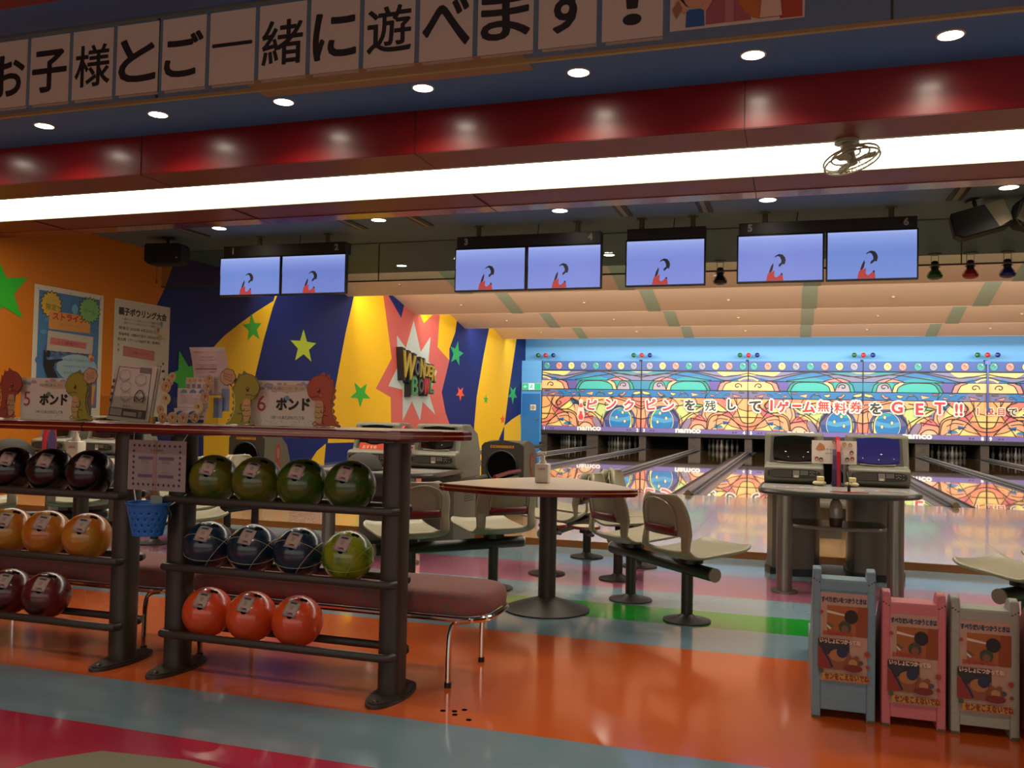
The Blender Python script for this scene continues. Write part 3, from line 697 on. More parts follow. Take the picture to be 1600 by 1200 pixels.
    def M(L, top=500, bot=572): return [(X(px), z1 - (min(max(py, top), bot) - top) / (bot - top) * (z1 - z0)) for px, py in L]
    a.rect(.01, z0, UW - .01, z1, '1a70b0')
    a.poly(M([(1060, 572), (1110, 530), (1140, 500), (1290, 500), (1290, 572)]), '6d6c96')
    for L, c in [([(260, 510), (320, 520), (340, 540), (310, 545), (350, 560), (265, 540)], 'f0dc86'), ([(420, 510), (440, 540), (480, 545), (460, 556), (490, 560), (440, 562), (410, 535)], 'e8a08a'), ([(540, 520), (600, 530), (570, 555), (545, 545)], 'ecd98a'), ([(640, 515), (690, 520), (650, 535)], 'a8cf8e'),
                 ([(745, 520), (825, 540), (755, 562)], 'f0b68c'), ([(835, 508), (885, 510), (880, 522), (840, 522)], 'e58f82'), ([(880, 572), (905, 530), (925, 500), (900, 500)], '2aa89c'), ([(930, 535), (985, 550), (935, 560)], 'e58f82'), ([(980, 510), (1040, 518), (985, 530)], 'a8a8b8'), ([(1140, 530), (1230, 555), (1160, 566)], 'e58f82'), ([(1200, 510), (1255, 512), (1250, 520), (1205, 520)], 'b8cf8e')]:
        a.poly(M(L), c); a.line(M(L), .02, OUT, closed=True, L=30)
    a.line(M([(620, 560), (650, 530), (700, 535), (720, 565)]), .02, OUT, sm=4); a.line(M([(1050, 560), (1085, 530), (1115, 535), (1100, 552), (1080, 545)]), .014, OUT, sm=4)
    a.build('printed_art', GLOW, p)
    # --- big lower panel
    p = row(4, 'lower_panel', .0, mat('mask_salmon', 'e08a68', .5)); a, z0, z1 = art(4, p, .0)
    def M(L, top=577, bot=862): return [(X(px), z1 - (min(max(py, top), bot) - top) / (bot - top) * (z1 - z0)) for px, py in L]
    def circ(cx, cy, rx, ry=None, n=40): ry = ry or rx; return M([(cx + rx * math.cos(2 * PI * i / n), cy + ry * math.sin(2 * PI * i / n)) for i in range(n)])
    a.rect(.01, z0, UW - .01, z1, 'f3b67c')
    PL = [([(250, 577), (420, 577), (330, 650), (250, 690)], 'e88a72'), ([(250, 690), (330, 650), (340, 760), (250, 780)], 'f3b184'), ([(250, 780), (340, 770), (345, 862), (250, 862)], 'ee8c74'),
      ([(420, 577), (560, 577), (640, 600), (520, 650), (440, 640), (340, 700), (330, 650)], 'f2a070'), ([(560, 577), (760, 577), (700, 610), (640, 620)], 'f4b478'),
      ([(590, 655), (700, 640), (830, 655), (760, 700), (690, 745), (640, 775)], 'c2d884'), ([(660, 625), (800, 620), (860, 640), (830, 660), (700, 645)], '8ccc7e'), ([(640, 780), (700, 745), (830, 665), (870, 650), (800, 720), (700, 780)], 'f0e08a'),
      ([(760, 577), (960, 577), (930, 620), (860, 640), (800, 618), (700, 612)], 'ee9468'), ([(880, 620), (960, 590), (1000, 600), (950, 660), (930, 720), (880, 700)], '1b6a8c'),
      ([(850, 700), (870, 660), (940, 650), (930, 720), (905, 775), (850, 745)], 'f0b48c'), ([(810, 700), (860, 665), (850, 745), (820, 740)], '8a7a9a'),
      ([(740, 760), (830, 725), (900, 775), (895, 800), (760, 790)], 'e57a78'), ([(740, 790), (890, 790), (890, 862), (740, 862)], 'ef9a80'), ([(750, 862), (790, 825), (850, 825), (890, 862)], 'f5c79c'),
      ([(600, 862), (640, 820), (700, 770), (740, 765), (745, 800), (720, 862)], '8f7f9c'),
      ([(960, 577), (1090, 577), (1130, 640), (1080, 700), (1000, 690), (1000, 620)], 'd97a6a'), ([(1090, 577), (1290, 577), (1290, 750), (1160, 740), (1180, 650)], 'f6ae72'), ([(1180, 680), (1290, 690), (1290, 800), (1220, 780)], 'f4c877'),
      ([(1000, 620), (1050, 660), (1090, 690), (1010, 700), (940, 720), (960, 680)], 'f3e386'), ([(1090, 690), (1150, 650), (1180, 690), (1110, 760), (1060, 740)], 'dc6a72'),
      ([(900, 862), (930, 780), (1000, 740), (1080, 740), (1160, 760), (1230, 862)], 'f4a87c'), ([(940, 862), (1060, 800), (1140, 830), (1230, 850), (1100, 862)], 'f6dd86'), ([(1130, 760), (1180, 750), (1290, 830), (1290, 862), (1240, 850)], 'f08a6c')]
    for L, c in PL: a.poly(M(L), c)
    a.poly(M([(1050, 780), (1130, 795), (1060, 820)]), '1f6eae'); a.poly(M([(970, 815), (1040, 825), (1060, 845), (975, 855)]), '3f86b0'); a.poly(M([(1000, 850), (1080, 850), (1060, 862), (1010, 862)]), 'cf6f7a')
    a.poly(circ(455, 800, 150, 150), '3a4a86'); a.poly(circ(500, 790, 128, 140), '24488c'); a.poly(M([(560, 700), (620, 720), (640, 790), (580, 800), (560, 760)]), '5a5890')
    a.poly(circ(452, 800, 122, 128), 'f3e38a'); a.poly(circ(462, 800, 108, 120), '1577bc')
    a.poly(M([(358, 745), (400, 765), (480, 775), (560, 760), (566, 800), (480, 815), (380, 800), (355, 790)]), '4a9ccc'); a.poly(M([(370, 735), (420, 690), (480, 685), (500, 700), (430, 730)]), '1e9cb4')
    for cx, cy in ((438, 722), (500, 770), (415, 805)): a.ell(*circ(cx, cy, 1)[0], .047, .065, OUT); a.ell(*circ(cx, cy, 1)[0], .036, .053, 'f0e0a0')
    for L in ([(250, 690), (330, 650), (420, 610), (560, 577)], [(340, 862), (345, 760), (380, 700), (470, 670), (560, 690), (620, 760), (640, 862)], [(590, 655), (700, 640), (830, 655), (930, 620), (990, 590)], [(640, 775), (760, 700), (870, 645), (960, 640)], [(640, 862), (700, 770), (760, 725), (840, 700)], [(740, 760), (900, 790)], [(850, 745), (870, 660), (960, 590)],
              [(905, 862), (930, 760), (1010, 725), (1130, 755), (1240, 862)], [(895, 862), (915, 750), (1000, 700), (1100, 700), (1180, 640), (1160, 577)], [(1090, 577), (1130, 640), (1090, 700), (1000, 740)], [(1160, 745), (1290, 745)], [(1180, 650), (1230, 780), (1290, 800)], [(960, 577), (1000, 620), (1110, 700), (1160, 760)], [(250, 780), (340, 765)], [(740, 862), (790, 825), (850, 825), (890, 862)], [(640, 600), (760, 620), (860, 640)], [(520, 650), (560, 577)], [(1050, 577), (1110, 600), (1140, 640), (1110, 660), (1080, 640), (1100, 620)], [(560, 700), (640, 790)], [(1130, 760), (1220, 820), (1290, 832)]):
        a.line(M(L), .026, OUT, sm=5, L=60)
    for L in ([(250, 620), (360, 600), (470, 577)], [(290, 862), (300, 780), (290, 690), (330, 650), (350, 577)], [(700, 610), (690, 660), (730, 720)], [(560, 577), (620, 640), (590, 690)], [(780, 577), (800, 620), (760, 700), (840, 760)], [(760, 790), (830, 730), (895, 800)], [(940, 862), (1060, 800), (1140, 830), (1230, 850)], [(930, 620), (1000, 690), (1130, 690), (1240, 577)], [(1180, 690), (1130, 760), (1060, 862)], [(1290, 690), (1200, 660), (1180, 577)], [(880, 577), (900, 640), (880, 720), (905, 780)], [(650, 862), (660, 800), (640, 740)], [(960, 790), (1020, 760), (1100, 770)], [(340, 577), (300, 640), (250, 660)], [(1000, 862), (990, 800), (1010, 725)], [(720, 862), (750, 800), (740, 760)]):
        a.line(M(L), .02, OUT, sm=5, L=70)
    a.build('printed_art', GLOW, p)
    # --- purple strip with the name and the lane numbers
    p = row(5, 'name_panel', -.02, mat('mask_purple', '6f63a4', .5)); a, z0, z1 = art(5, p, -.02)
    a.rect(.01, z0, UW - .01, z1, '7467ab'); a.rect(.01, z0, UW - .01, z0 + .025, '2a2440')
    nx = 1.63 if k else 1.68
    a.text('namco', nx + (.0 if flip else -.08), .70, .115, 'f3efe6', w=.80, grow=.014)
    a.text(str(2 * k + 1), .10, .685, .1, 'f3efe6', grow=.008); a.text(str(2 * k + 2), UW - .12, .685, .1, 'f3efe6', grow=.008)
    for xx in (.33, .42, UW - .46, UW - .37): a.ell(xx, .685, .028, .022, '4a3a30', L=20)
    a.build('printed_art', GLOW, p)
    mb = MB(); mb.bb(UW - .02, UW - .001, -.075, .0, .6, 3.02); mb.build('seam_trim', mat('trim_black', '15120f', .5), t, smooth=0)
    mb = MB(); mb.bb(UW - .08, UW, -.10, .05, 2.99, 3.04); mb.bb(.0, .0 + .01, -.05, .0, .6, 3.0); mb.bb(0, UW, .05, .09, .6, 3.0); mb.bb(0, UW, -.03, .02, .5, .6); mb.build('support_frame', mat('mask_back', '1b1714', .6), t, smooth=0)
# slim blue post hanging in front of the seam of lanes eight and nine
mb = MB(); mb.bb(5.43, 5.48, 29.492, 29.40, 1.55, 2.95); mb.bb(5.38, 5.53, 29.492, 29.42, 2.9, 3.02); mb.bb(5.42, 5.49, 29.33, 29.39, 1.5, 1.62)
finish(mb.build('hanging_post', mat('post_blue', '35508a', .3, .3), smooth=0), 'slim dark blue post before the seam between lanes eight and nine', 'post')

# cut-out letters stuck across the masks
letters = [('ピ', -6.57, 'c23a4c'), ('ン', -5.91, 'c23a4c'), ('ク', -5.31, 'c23a4c'), ('ピ', -4.56, 'c23a4c'), ('ン', -3.99, 'c23a4c'), ('を', -3.29, '26301c'), ('残', -2.63, '2c3a20'), ('し', -1.95, '26301c'), ('て', -1.23, '26301c'), ('1', -0.72, 'cf2a22'), ('ゲ', -0.37, 'cf2a22'), ('ー', 0.05, 'cf2a22'), ('ム', 0.41, 'cf2a22'), ('無', 0.85, 'cf2a22'), ('料', 1.34, 'cf2a22'), ('券', 1.8, 'cf2a22'), ('を', 2.37, '26301c'), ('G', 2.98, 'c22a2c'), ('E', 3.61, 'c22a2c'), ('T', 4.17, 'c22a2c'), ('!!', 4.69, 'c22a2c')]
LN = ['leftmost of all', 'n beside the pin cut-out', 'third from left', 'first left of lane three', 'small n over lane three', 'before the dense kanji', 'dense kanji over lane four', 'single hook stroke', 'over the number five', 'numeral one', 'right of the numeral one', 'long dash', 'triangular, right of the dash', 'dense kanji with four feet', 'kanji right of the four footed one', 'kanji before lane seven', 'between kanji and the capital G', 'capital G', 'capital E', 'capital T', 'double exclamation mark']
for i, (ch, x, c) in enumerate(letters):
    z = (1.53 if i < 6 else 1.56) + (.02 if i % 2 else -.02)
    a = Art((x, 29.492, z), (1, 0, 0), (0, 0, 1), .002); h = .33 if ch != 'ー' else .07; w = None if ch not in 'し' else .24
    rot = {0: -.15, 1: .1, 2: -.1, 3: .1, 4: -.12}.get(i, 0)
    if ch == 'ー': a.rect(-.17, -.07, .17, .08, 'efe8dc'); a.rect(-.14, -.035, .14, .04, c)
    else:
        a.text(ch, 0, 0, h, 'efe8dc', L=1, rot=rot, w=w, grow=.06); a.text(ch, 0, 0, h, c, L=5, rot=rot, w=w, grow=.014 if ch not in '残無料券' else .006)
    o = a.build('cutout_letter', GLOW)
    nth = '' if (ch, i) in (('ピ', 0), ('ン', 1), ('を', 5)) else (' again' if (ch, i) in (('ピ', 3), ('ン', 4), ('を', 16)) else '')
    wh = {0: ' over lane two', 1: ' over lane two', 2: '', 3: ' over lane three', 4: ' over lane three', 5: ' over lane three', 16: ' over lane seven'}.get(i, '')
    finish(o, 'white edged %s cut-out %s across the masking units, %s' % ('dark green' if c[:2] in ('26', '2c') else 'red', 'letter', LN[i]), 'letter', 'cut-out letters across the masking units')
for i, (ch, x) in enumerate([('1', 5.2), ('投', 5.53), ('目', 5.83), ('で', 6.14), ('ス', 6.5)]):
    a = Art((x, 29.492, 1.5), (1, 0, 0), (0, 0, 1), .002); a.text(ch, 0, 0, .2, 'efe0c8', grow=.035, L=1); a.text(ch, 0, 0, .2, 'b8503c' if i < 3 else '2c2c24', grow=.006, L=5)
    finish(a.build('cutout_letter', GLOW), 'smaller cut-out letter near the seam of lanes eight and nine, %s' % ['numeral one', 'first kanji', 'box shaped kanji', 'dark letter after the kanji', 'last at the frame edge'][i], 'letter', 'small cut-out letters at the right')
a = Art((-6.95, 29.492, 1.3), (1, 0, 0), (0, 0, 1), .002)
pp = [(.0, .38), (.07, .33), (.05, .2), (.1, .02), (.12, -.15), (.07, -.33), (-.07, -.33), (-.12, -.15), (-.1, .02), (-.05, .2), (-.07, .33)]
a.poly([(p[0] * 1.15 + .0, p[1] * 1.08) for p in pp], 'efd8c8'); a.poly([(p[0] * .75, p[1] * .42 - .17) for p in pp], 'd8424c'); a.poly([(p[0] * .55, p[1] * .2 + .18) for p in pp], 'd8424c')
finish(a.build('cutout_pin', GLOW), 'pink and white cut-out bowling pin stuck left of the letters', 'cut-out')

# pin decks: kickback plates, dark pit
kick = mat('kickback_wood', '40342a', .5, noise=(6, '2a231b', .35, .7, (1, 1, 3)))
mb = MB(); mb.bb(LX, RX, 31.4, 31.45, 0, .62); mb.bb(LX, RX, 29.7, 31.4, .6, .64); struct('wall_pit', mb, mat('pit_black', '060606', .9))
for i, dx in enumerate(DIV):
    if dx > RX: break
    mb = MB(); mb.bb(dx - (.12 if i % 2 == 0 else .2), dx + (.12 if i % 2 == 0 else .2), 29.62, 31.3, LZ, .56, .006)
    finish(mb.build('kickback_plate', kick, smooth=0), 'worn wooden kickback plate beside the pins at the end of the %s divider' % (names[i] if i < 10 else 'eleventh'), 'kickback plate', 'kickback plates between pin decks')
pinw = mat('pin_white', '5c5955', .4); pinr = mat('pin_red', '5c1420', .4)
prof = [(.026, 0), (.036, .02), (.050, .07), (.0605, .115), (.056, .16), (.040, .21), (.026, .25), (.0228, .27), (.026, .30), (.0322, .34), (.0315, .36), (.022, .378), (.001, .381)]
mb = MB(); mb.lathe((0, 0, 0), prof, 12); pm = mb.build('bowling_pin', pinw); first = True
nm = {0: 'first', 1: 'second', 3: 'fourth', 4: 'fifth', 6: 'seventh', 7: 'eighth', 8: 'ninth'}
rowsn = ['head pin at the front', 'pin in the second row', 'pin in the third row', 'pin in the back row']
for ln in (0, 1, 3, 6, 7, 8):
    cx = (DIV[ln] + DIV[ln + 1]) / 2
    for rw in range(4):
        for j in range(rw + 1):
            if first: o = pm; first = False
            else: o = pm.copy(); COL.objects.link(o)
            o.location = (cx + (j - rw / 2) * .3048, 29.78 + rw * .264, LZ)
            side = '' if rw == 0 else (', left' if j == 0 else (', right' if j == rw else (', centre' if rw == 2 else (', left of centre' if j == 1 else ', right of centre'))))
            red = (rw == 3 and j == 1 and ln in (3, 6))
            finish(o, '%s bowling pin, %s%s of the %s lane' % ('red' if red else 'white', rowsn[rw], side, nm[ln]), 'bowling pin', 'bowling pins at the lane ends')
            if red:
                o.data = pm.data.copy(); o.data.materials.clear(); o.data.materials.append(pinr)

# ball return hoods
def ball_return(x, y, label):
    t = empty('ball_return', (x, y, LZ), label, 'ball return', 'ball return machines on the approach')
    H = .78
    prof = [(0, 0), (0, H - .02), (.02, H), (.18, H + .012), (.36, H - .03), (.50, H - .14), (.58, H - .33), (.60, 0)]
    mb = MB(); mb.prism(prof, -.19, .25, 'X'); mb.build('hood', consolem, t, smooth=40)
    mb = MB(); mb.prism([(-.245, 0), (-.245, H - .05), (-.21, H - .012), (.0, H + .02), (.2, H - .012), (.245, H - .05), (.245, 0)], -.03, .0, 'Y'); mb.build('front_panel', mat('hood_front', '2e2c26', .5), t, smooth=0)
    mb = MB(); mb.tube([(.178 * math.cos(a * PI / 20), -.034, .5 + .178 * math.sin(a * PI / 20)) for a in range(40)], .012, 6, True); mb.build('opening_rim', black, t)
    mb = MB(); mb.cyl((0, -.028, .5), (0, -.033, .5), .172, n=32); mb.build('opening', blackm, t)
    a = Art((0, -.031, H - .055), (1, 0, 0), (0, 0, 1)); a.rect(-.14, -.014, .14, .014, 'a8701c'); a.text('● ● BOWLING ● ●'.replace('BOWLING', '━━━━'), 0, 0, .012, '5a3008', w=.25); a.build('warning_label', PRINT, t)
    a = Art((.2515, .3, .42), (0, 1, 0), (0, 0, 1)); a.ell(0, .12, .06, .12, 'a03a34'); a.ell(0, .12, .03, .07, '8a8270'); a.poly([(-.02, .0), (.05, -.02), (.09, -.2), (.02, -.22)], 'a03a34'); a.build('red_emblem', PRINT, t)
    mb = MB(); mb.bb(-.2, .2, -.95, -.03, .30, .36, .02, 2); mb.tube([(-.19, -.95, .38), (-.19, -.04, .38)], .03, 10); mb.tube([(.19, -.95, .38), (.19, -.04, .38)], .03, 10); mb.build('ball_tray', consolem, t)
    mb = MB(); mb.bb(-.12, .12, -.7, -.2, 0, .30); mb.build('tray_base', consoled, t, smooth=0)
    mb = MB(); mb.tube([(.23, -.95, .45), (.23, -.5, .47), (.23, -.1, .47)], .022, 8); mb.build('side_rail', maroonstrip, t)
ball_return(-3.13, 9.5, 'dark fronted ball return with round hole behind the left scoring console')
ball_return(-6.47, 9.5, 'dark fronted ball return with round hole seen above the green balls')
ball_return(.30, 9.5, 'dark fronted ball return hidden behind the right scoring console')

# ================================================================== SCORING CONSOLES
KEYS = None
def console_head(parent, x, screen, side):
    t = MB()
    # body: side profile (y, z), extruded in x
    prof = [(-.22, .695), (-.26, .715), (-.265, .805), (-.235, .824), (-.165, .828), (-.105, 1.045), (-.09, 1.058), (.10, 1.058), (.28, .98), (.36, .80), (.36, .60), (-.1, .60), (-.15, .67)]
    t.prism(prof, -.21, .21, 'X'); h = t.build('console_head', consolem, parent, loc=(x, 0, 0), smooth=0)
    bm = bmesh.new(); bm.from_mesh(h.data); es = [e for e in bm.edges if e.is_manifold and e.calc_face_angle(0) > .5]
    bmesh.ops.bevel(bm, geom=es, offset=.014, segments=3, affect='EDGES', profile=.5); bm.to_mesh(h.data); bm.free()
    for p in h.data.polygons: p.use_smooth = True
    h.data.set_sharp_from_angle(angle=math.radians(40))
    # slanted front face frame: from (-.14,.765) to (-.02,1.03)
    A = Vector((0, -.165, .828)); B = Vector((0, -.105, 1.045)); V = (B - A).normalized()
    a = Art(A, (1, 0, 0), V, .0012)
    a.poly([(-.172, .006), (.172, .006), (.165, .215), (.13, .216), (.06, .207), (-.06, .207), (-.13, .216), (-.165, .215)], '4f4b40')
    a.build('screen_recess', attr_mat('recess_paint', .5), h)
    n = V.cross(Vector((1, 0, 0))).normalized() * -1
    N = Vector((1, 0, 0)).cross(V).normalized()
    mb = MB(); nx, nz = 10, 8; grid = []
    for j in range(nz + 1):
        rowv = []
        for i in range(nx + 1):
            sx = -1 + 2 * i / nx; sz = -1 + 2 * j / nz
            wv = .143 + .006 * (1 - sz * sz); hv = .088 + .010 * (1 - sx * sx)
            p = A + Vector((sx * wv, 0, 0)) + V * (.118 + sz * hv) + N * (.004 + .018 * (1 - sx * sx * .6 - sz * sz * .4))
            rowv.append(mb.bm.verts.new(p))
        grid.append(rowv)
    for j in range(nz):
        for i in range(nx): mb.bm.faces.new((grid[j][i], grid[j][i + 1], grid[j + 1][i + 1], grid[j + 1][i]))
    mb.build('screen', mat('crt_' + screen, {'dark': '0d120e', 'blue': '15163c'}[screen], .04, coat=1, coatr=.01, emit=None if screen == 'dark' else '3c3c88', es=.0 if screen == 'dark' else .3), h)
    a = Art(A + V * .0, (1, 0, 0), V, .0045); a.poly([(-.12, .020), (0, .012), (.12, .020), (.12, .012), (0, .004), (-.12, .012)], '9a9284'); a.build('paper_strip', PRINT, h)
    a = Art(A + V * .204, (1, 0, 0), V, .0015); a.ell(0, 0, .045, .016, '3a382f'); a.ell(0, 0, .039, .013, '0c0d0c'); a.build('camera_eye', GLOSSP, h)
    a = Art(A + V * .206, (1, 0, 0), V, .002); a.rect(.09, -.006, .15, .006, '4c1614'); a.build('red_badge', PRINT, h)
    # keyboard
    A2 = Vector((0, -.25, .70)); V2 = Vector((0, .015, .045)).normalized()
    mb = MB(); P = [(.185 * math.copysign(abs(math.cos(q)) ** .5, math.cos(q)), .708 + .026 * math.copysign(abs(math.sin(q)) ** .6, math.sin(q))) for q in [2 * PI * i / 28 for i in range(28)]]
    mb.prism([(p[0], .762 + (p[1] - .708) * 1.3) for p in P], -.270, -.262, 'Y'); kb = mb.build('keyboard', mat('keyboard_dark', '23211c', .4), h, smooth=0)
    a = Art((0, -.2705, .762), (1.12, 0, 0), (0, 0, 1.3), .0006)
    for i in range(12):
        for j in range(4): a.rect(-.15 + i * .0115, -.018 + j * .0098, -.1415 + i * .0115, -.0108 + j * .0098, '58544a', L=1)
    a.rect(-.005, -.02, .035, .0195, '8c8678', L=1); a.rect(.002, -.02, .028, -.008, 'd9d0bc', L=2)
    for i in range(5):
        for j in range(3): a.rect(.042 + i * .0095, -.004 + j * .0085, .049 + i * .0095, .002 + j * .0085, '8f8a7c', L=1)
    for q in ((.11, .0), (.1, -.006), (.12, -.006), (.11, .012), (.098, .01), (.122, .01), (.14, .01), (.14, -.01)): a.rect(q[0], q[1], q[0] + .007, q[1] + .004, 'a39c8c', L=1)
    a.build('keys', PRINT, kb)
def console(cx, cy, label, scr, extras=True):
    t = empty('scoring_console', (cx, cy, 0), label, 'scoring console', 'scoring consoles')
    for s, sc in ((-1, scr[0]), (1, scr[1])):
        console_head(t, s * .29, sc, s)
        # pedestal
        P = [(.19, .30), (.19, .0), (.15, -.12), (.0, -.17), (-.15, -.12), (-.19, .0), (-.19, .30)]
        mb = MB(); mb.prism([(q[0] + s * .29, q[1]) for q in P], .05, .62); pd = mb.build('pedestal', consoled, t, smooth=50)
        mb = MB(); mb.prism([(q[0] * 1.08 + s * .29, q[1] * 1.08) for q in P], 0, .05); mb.build('plinth', black, t, smooth=50)
        mb = MB()
        for k in range(8): mb.bb(s * .29 + .191 * s - .002, s * .29 + .191 * s + .002, .02, .26, .40 + k * .022, .406 + k * .022)
        mb.build('vent_slots', mat('slot_dark', '2f2c25', .6), pd, smooth=0)
    # desk top
    P = smoothpath([(-.50, -.12, 0), (-.51, -.62, 0), (-.46, -.78, 0), (-.28, -.90, 0), (0, -.95, 0), (.28, -.90, 0), (.46, -.78, 0), (.51, -.62, 0), (.50, -.12, 0)], 5)
    mb = MB(); mb.prism([(p.x, p.y) for p in P], .655, .685); mb.build('desk_top', mat('desk_grey', '8a8680', .28), t, smooth=0)
    mb = MB(); mb.tube([(p.x, p.y, .668) for p in P], .020, 8); mb.build('edge_trim', mat('edge_dark', '3f3c36', .3), t)
    P = smoothpath([(-.30, -.28, 0), (-.30, -.62, 0), (-.15, -.72, 0), (.15, -.72, 0), (.30, -.62, 0), (.30, -.28, 0)], 4)
    mb = MB(); mb.prism([(p.x, p.y) for p in P], .42, .44); mb.build('shelf', mat('shelf_dark', '37332c', .3), t, smooth=0)
    mb = MB(); mb.tube([(p.x, p.y, .43) for p in P], .013, 8); mb.build('shelf_trim', mat('shelf_edge', '7d786c', .3), t)
    for s in (-1, 1):
        mb = MB(); mb.cyl((s * .345, -.82, .006), (s * .345, -.82, .655), .052, n=28); c = mb.build('column', steel, t)
        mb = MB(); mb.cyl((s * .345, -.82, 0), (s * .345, -.82, .012), .09, n=28); mb.build('column_foot', steel, c)
        a = Art((s * .29, -.6, .6862), (1, 0, 0), (0, 1, 0), .0004)
        a.rect(-.15, -.06, .15, .08, '9c948c')
        for k in range(3): a.rect(-.12 + .09 * k, -.04, -.05 + .09 * k, .05, ['6d6f8a', '8d6a6a', '77808a'][k])
        for k in range(10): a.rect(-.12 + .024 * k, .056, -.105 + .024 * k, .066, '4c4c58')
        a.build('instruction_sheet', PRINT, t)
    return t
console(.285, 7.1, 'scoring console with twin screens and steel columns right of centre', ('dark', 'blue'))
console(-3.165, 7.1, 'scoring console with twin screens behind the end of the ball rack counter', ('dark', 'dark'))
console(-6.615, 7.1, 'scoring console with twin screens seen over the black balls at far left', ('dark', 'dark'))

def disc_board(x, y, z, label, rz, s=1):
    t = empty('score_board_disc', (x, y, z), label, 'promotional disc', rz=rz)
    mb = MB(); mb.prism([(-.17, 0), (-.17, .14), (-.14, .25), (-.07, .33), (0, .355), (.07, .33), (.14, .25), (.17, .14), (.17, 0)], -.012, .012, 'X'); mb.build('panel', mat('disc_red', 'a3121c', .35), t, smooth=0)
    mb = MB(); mb.prism([(-.12, 0), (-.12, .12), (-.07, .22), (0, .26), (.07, .22), (.12, .12), (.12, 0)], -.035, .02, 'X'); mb.build('purple_centre', mat('disc_purple', '3c2856', .4), t, smooth=0)
    mb = MB(); mb.bb(-.04, .04, -.16, .16, 0, .008); mb.build('foot', black, t, smooth=0)
disc_board(.30, 6.92, .686, 'upright red and purple disc between the screens of the right console', 0)
disc_board(-3.16, 6.92, .686, 'upright red and purple disc between the screens of the middle console', 0)
disc_board(-6.6, 6.56, .686, 'large red and purple disc standing behind the black balls', .5)
t = empty('notice_card', (.275, 6.92, .86), 'white illustrated notice card hung between the screens of the right console', 'notice card')
mb = MB(); mb.bb(-.155, .155, 0, .003, -.02, .15); mb.build('card', mat('card_cream', 'f2e8d6', .6), t, smooth=0)
mb = MB(); mb.tube([(.1, .01, .0), (.1, .02, -.17)], .005, 6); mb.build('stand_rod', steel, t)
a = Art((0, -.001, .065), (1, 0, 0), (0, 0, 1))
a.poly([(-.13, .02), (-.1, .07), (-.07, .05), (-.06, .02), (-.1, .01)], 'd08a50'); a.text('チャレンジ', .0, .02, .016, '4a4038', w=.11); a.text('みんなであそぼう', .0, -.008, .014, '4a4038', w=.12)
for q, c in (((-.12, -.05), 'a03030'), ((-.09, -.055), '50303a'), ((.09, -.05), '3a2c34'), ((.125, -.045), 'a03038'), ((.12, .0), '6a3a34'), ((.07, .06), 'c8a040'), ((.11, .055), 'b89a60'), ((0, .075), 'b06050')):
    a.ell(q[0], q[1], .014, .016, c); a.ell(q[0], q[1] - .005, .009, .009, 'd8b898')
a.build('printed_picture', PRINT, t)
def caddy(x, y, label):
    t = empty('wipe_bundle', (x, y, .686), label, 'folded cloths')
    mb = MB()
    for k in range(7): mb.sph((random.uniform(-.04, .04), random.uniform(-.03, .03), .018), .02, (1.3, 1, .8), 10)
    mb.build('rolled_cloths', mat('cloth_cream', 'b8aa84', .8), t)
    mb = MB(); mb.box((-.005, 0, .05), (.05, .04, .035), bev=.005); mb.build('cream_block', mat('block_cream', 'd8c890', .6), t)
caddy(.185, 6.80, 'cream rolled cloths with block left of the red disc on the right console')
caddy(.40, 6.80, 'cream rolled cloths with block right of the red disc on the right console')
def bottle(x, y, z, label, s=1.0, cup='white', handle=0):
    t = empty('pump_bottle', (x, y, z), label, 'pump bottle', rz=handle)
    w = .04 * s
    mb = MB(); mb.box((0, 0, .055 * s), (2 * w, 1.5 * w, .11 * s), bev=.008 * s, seg=2); mb.build('body', white, t)
    mb = MB(); mb.lathe((0, 0, 0), [(.022 * s, .11 * s), (.02 * s, .122 * s), (.012 * s, .135 * s), (.012 * s, .15 * s), (.006 * s, .152 * s), (.006 * s, .165 * s)], 14); mb.bb(-.03 * s, .018 * s, -.009 * s, .009 * s, .163 * s, .178 * s, .003); mb.build('pump', white, t)
    a = Art((0, -.0305 * s, .08 * s), (1, 0, 0), (0, 0, 1)); a.text('消毒液', 0, 0, .014 * s, 'a8604c'); a.build('label_print', PRINT, t)
t = empty('shaker_jar', (.27, 6.42, .44), 'rounded clear and dark red jar on the shelf of the right console', 'jar')
mb = MB(); mb.lathe((0, 0, 0), [(.038, 0), (.042, .03), (.045, .06)], 20); mb.build('base', mat('jar_red', '3a1416', .3), t)
mb = MB(); mb.lathe((0, 0, 0), [(.045, .06), (.044, .12), (.034, .165), (.024, .18)], 20); mb.build('body', mat('jar_grey', '8a7c70', .2, coat=.6), t)
mb = MB(); mb.cyl((0, 0, .178), (0, 0, .20), .022, n=18); mb.build('cap', black, t)
t = empty('microphone', (.345, 6.30, .686), 'small black cabled microphone stand with red leaflet at the front of the right console', 'microphone')
mb = MB(); mb.cyl((0, 0, 0), (0, 0, .045), .010, n=12); mb.tube([(0, 0, .045), (-.005, .02, .1), (-.01, .05, .13)], .003, 6); mb.build('stem', black, t)
mb = MB(); mb.prism([(-.12, -.03), (.0, -.07), (.12, -.03), (.03, .0), (-.03, .0)], 0.0, .004); mb.build('leaflet', mat('leaflet_red', '9a1018', .3), t, smooth=0)
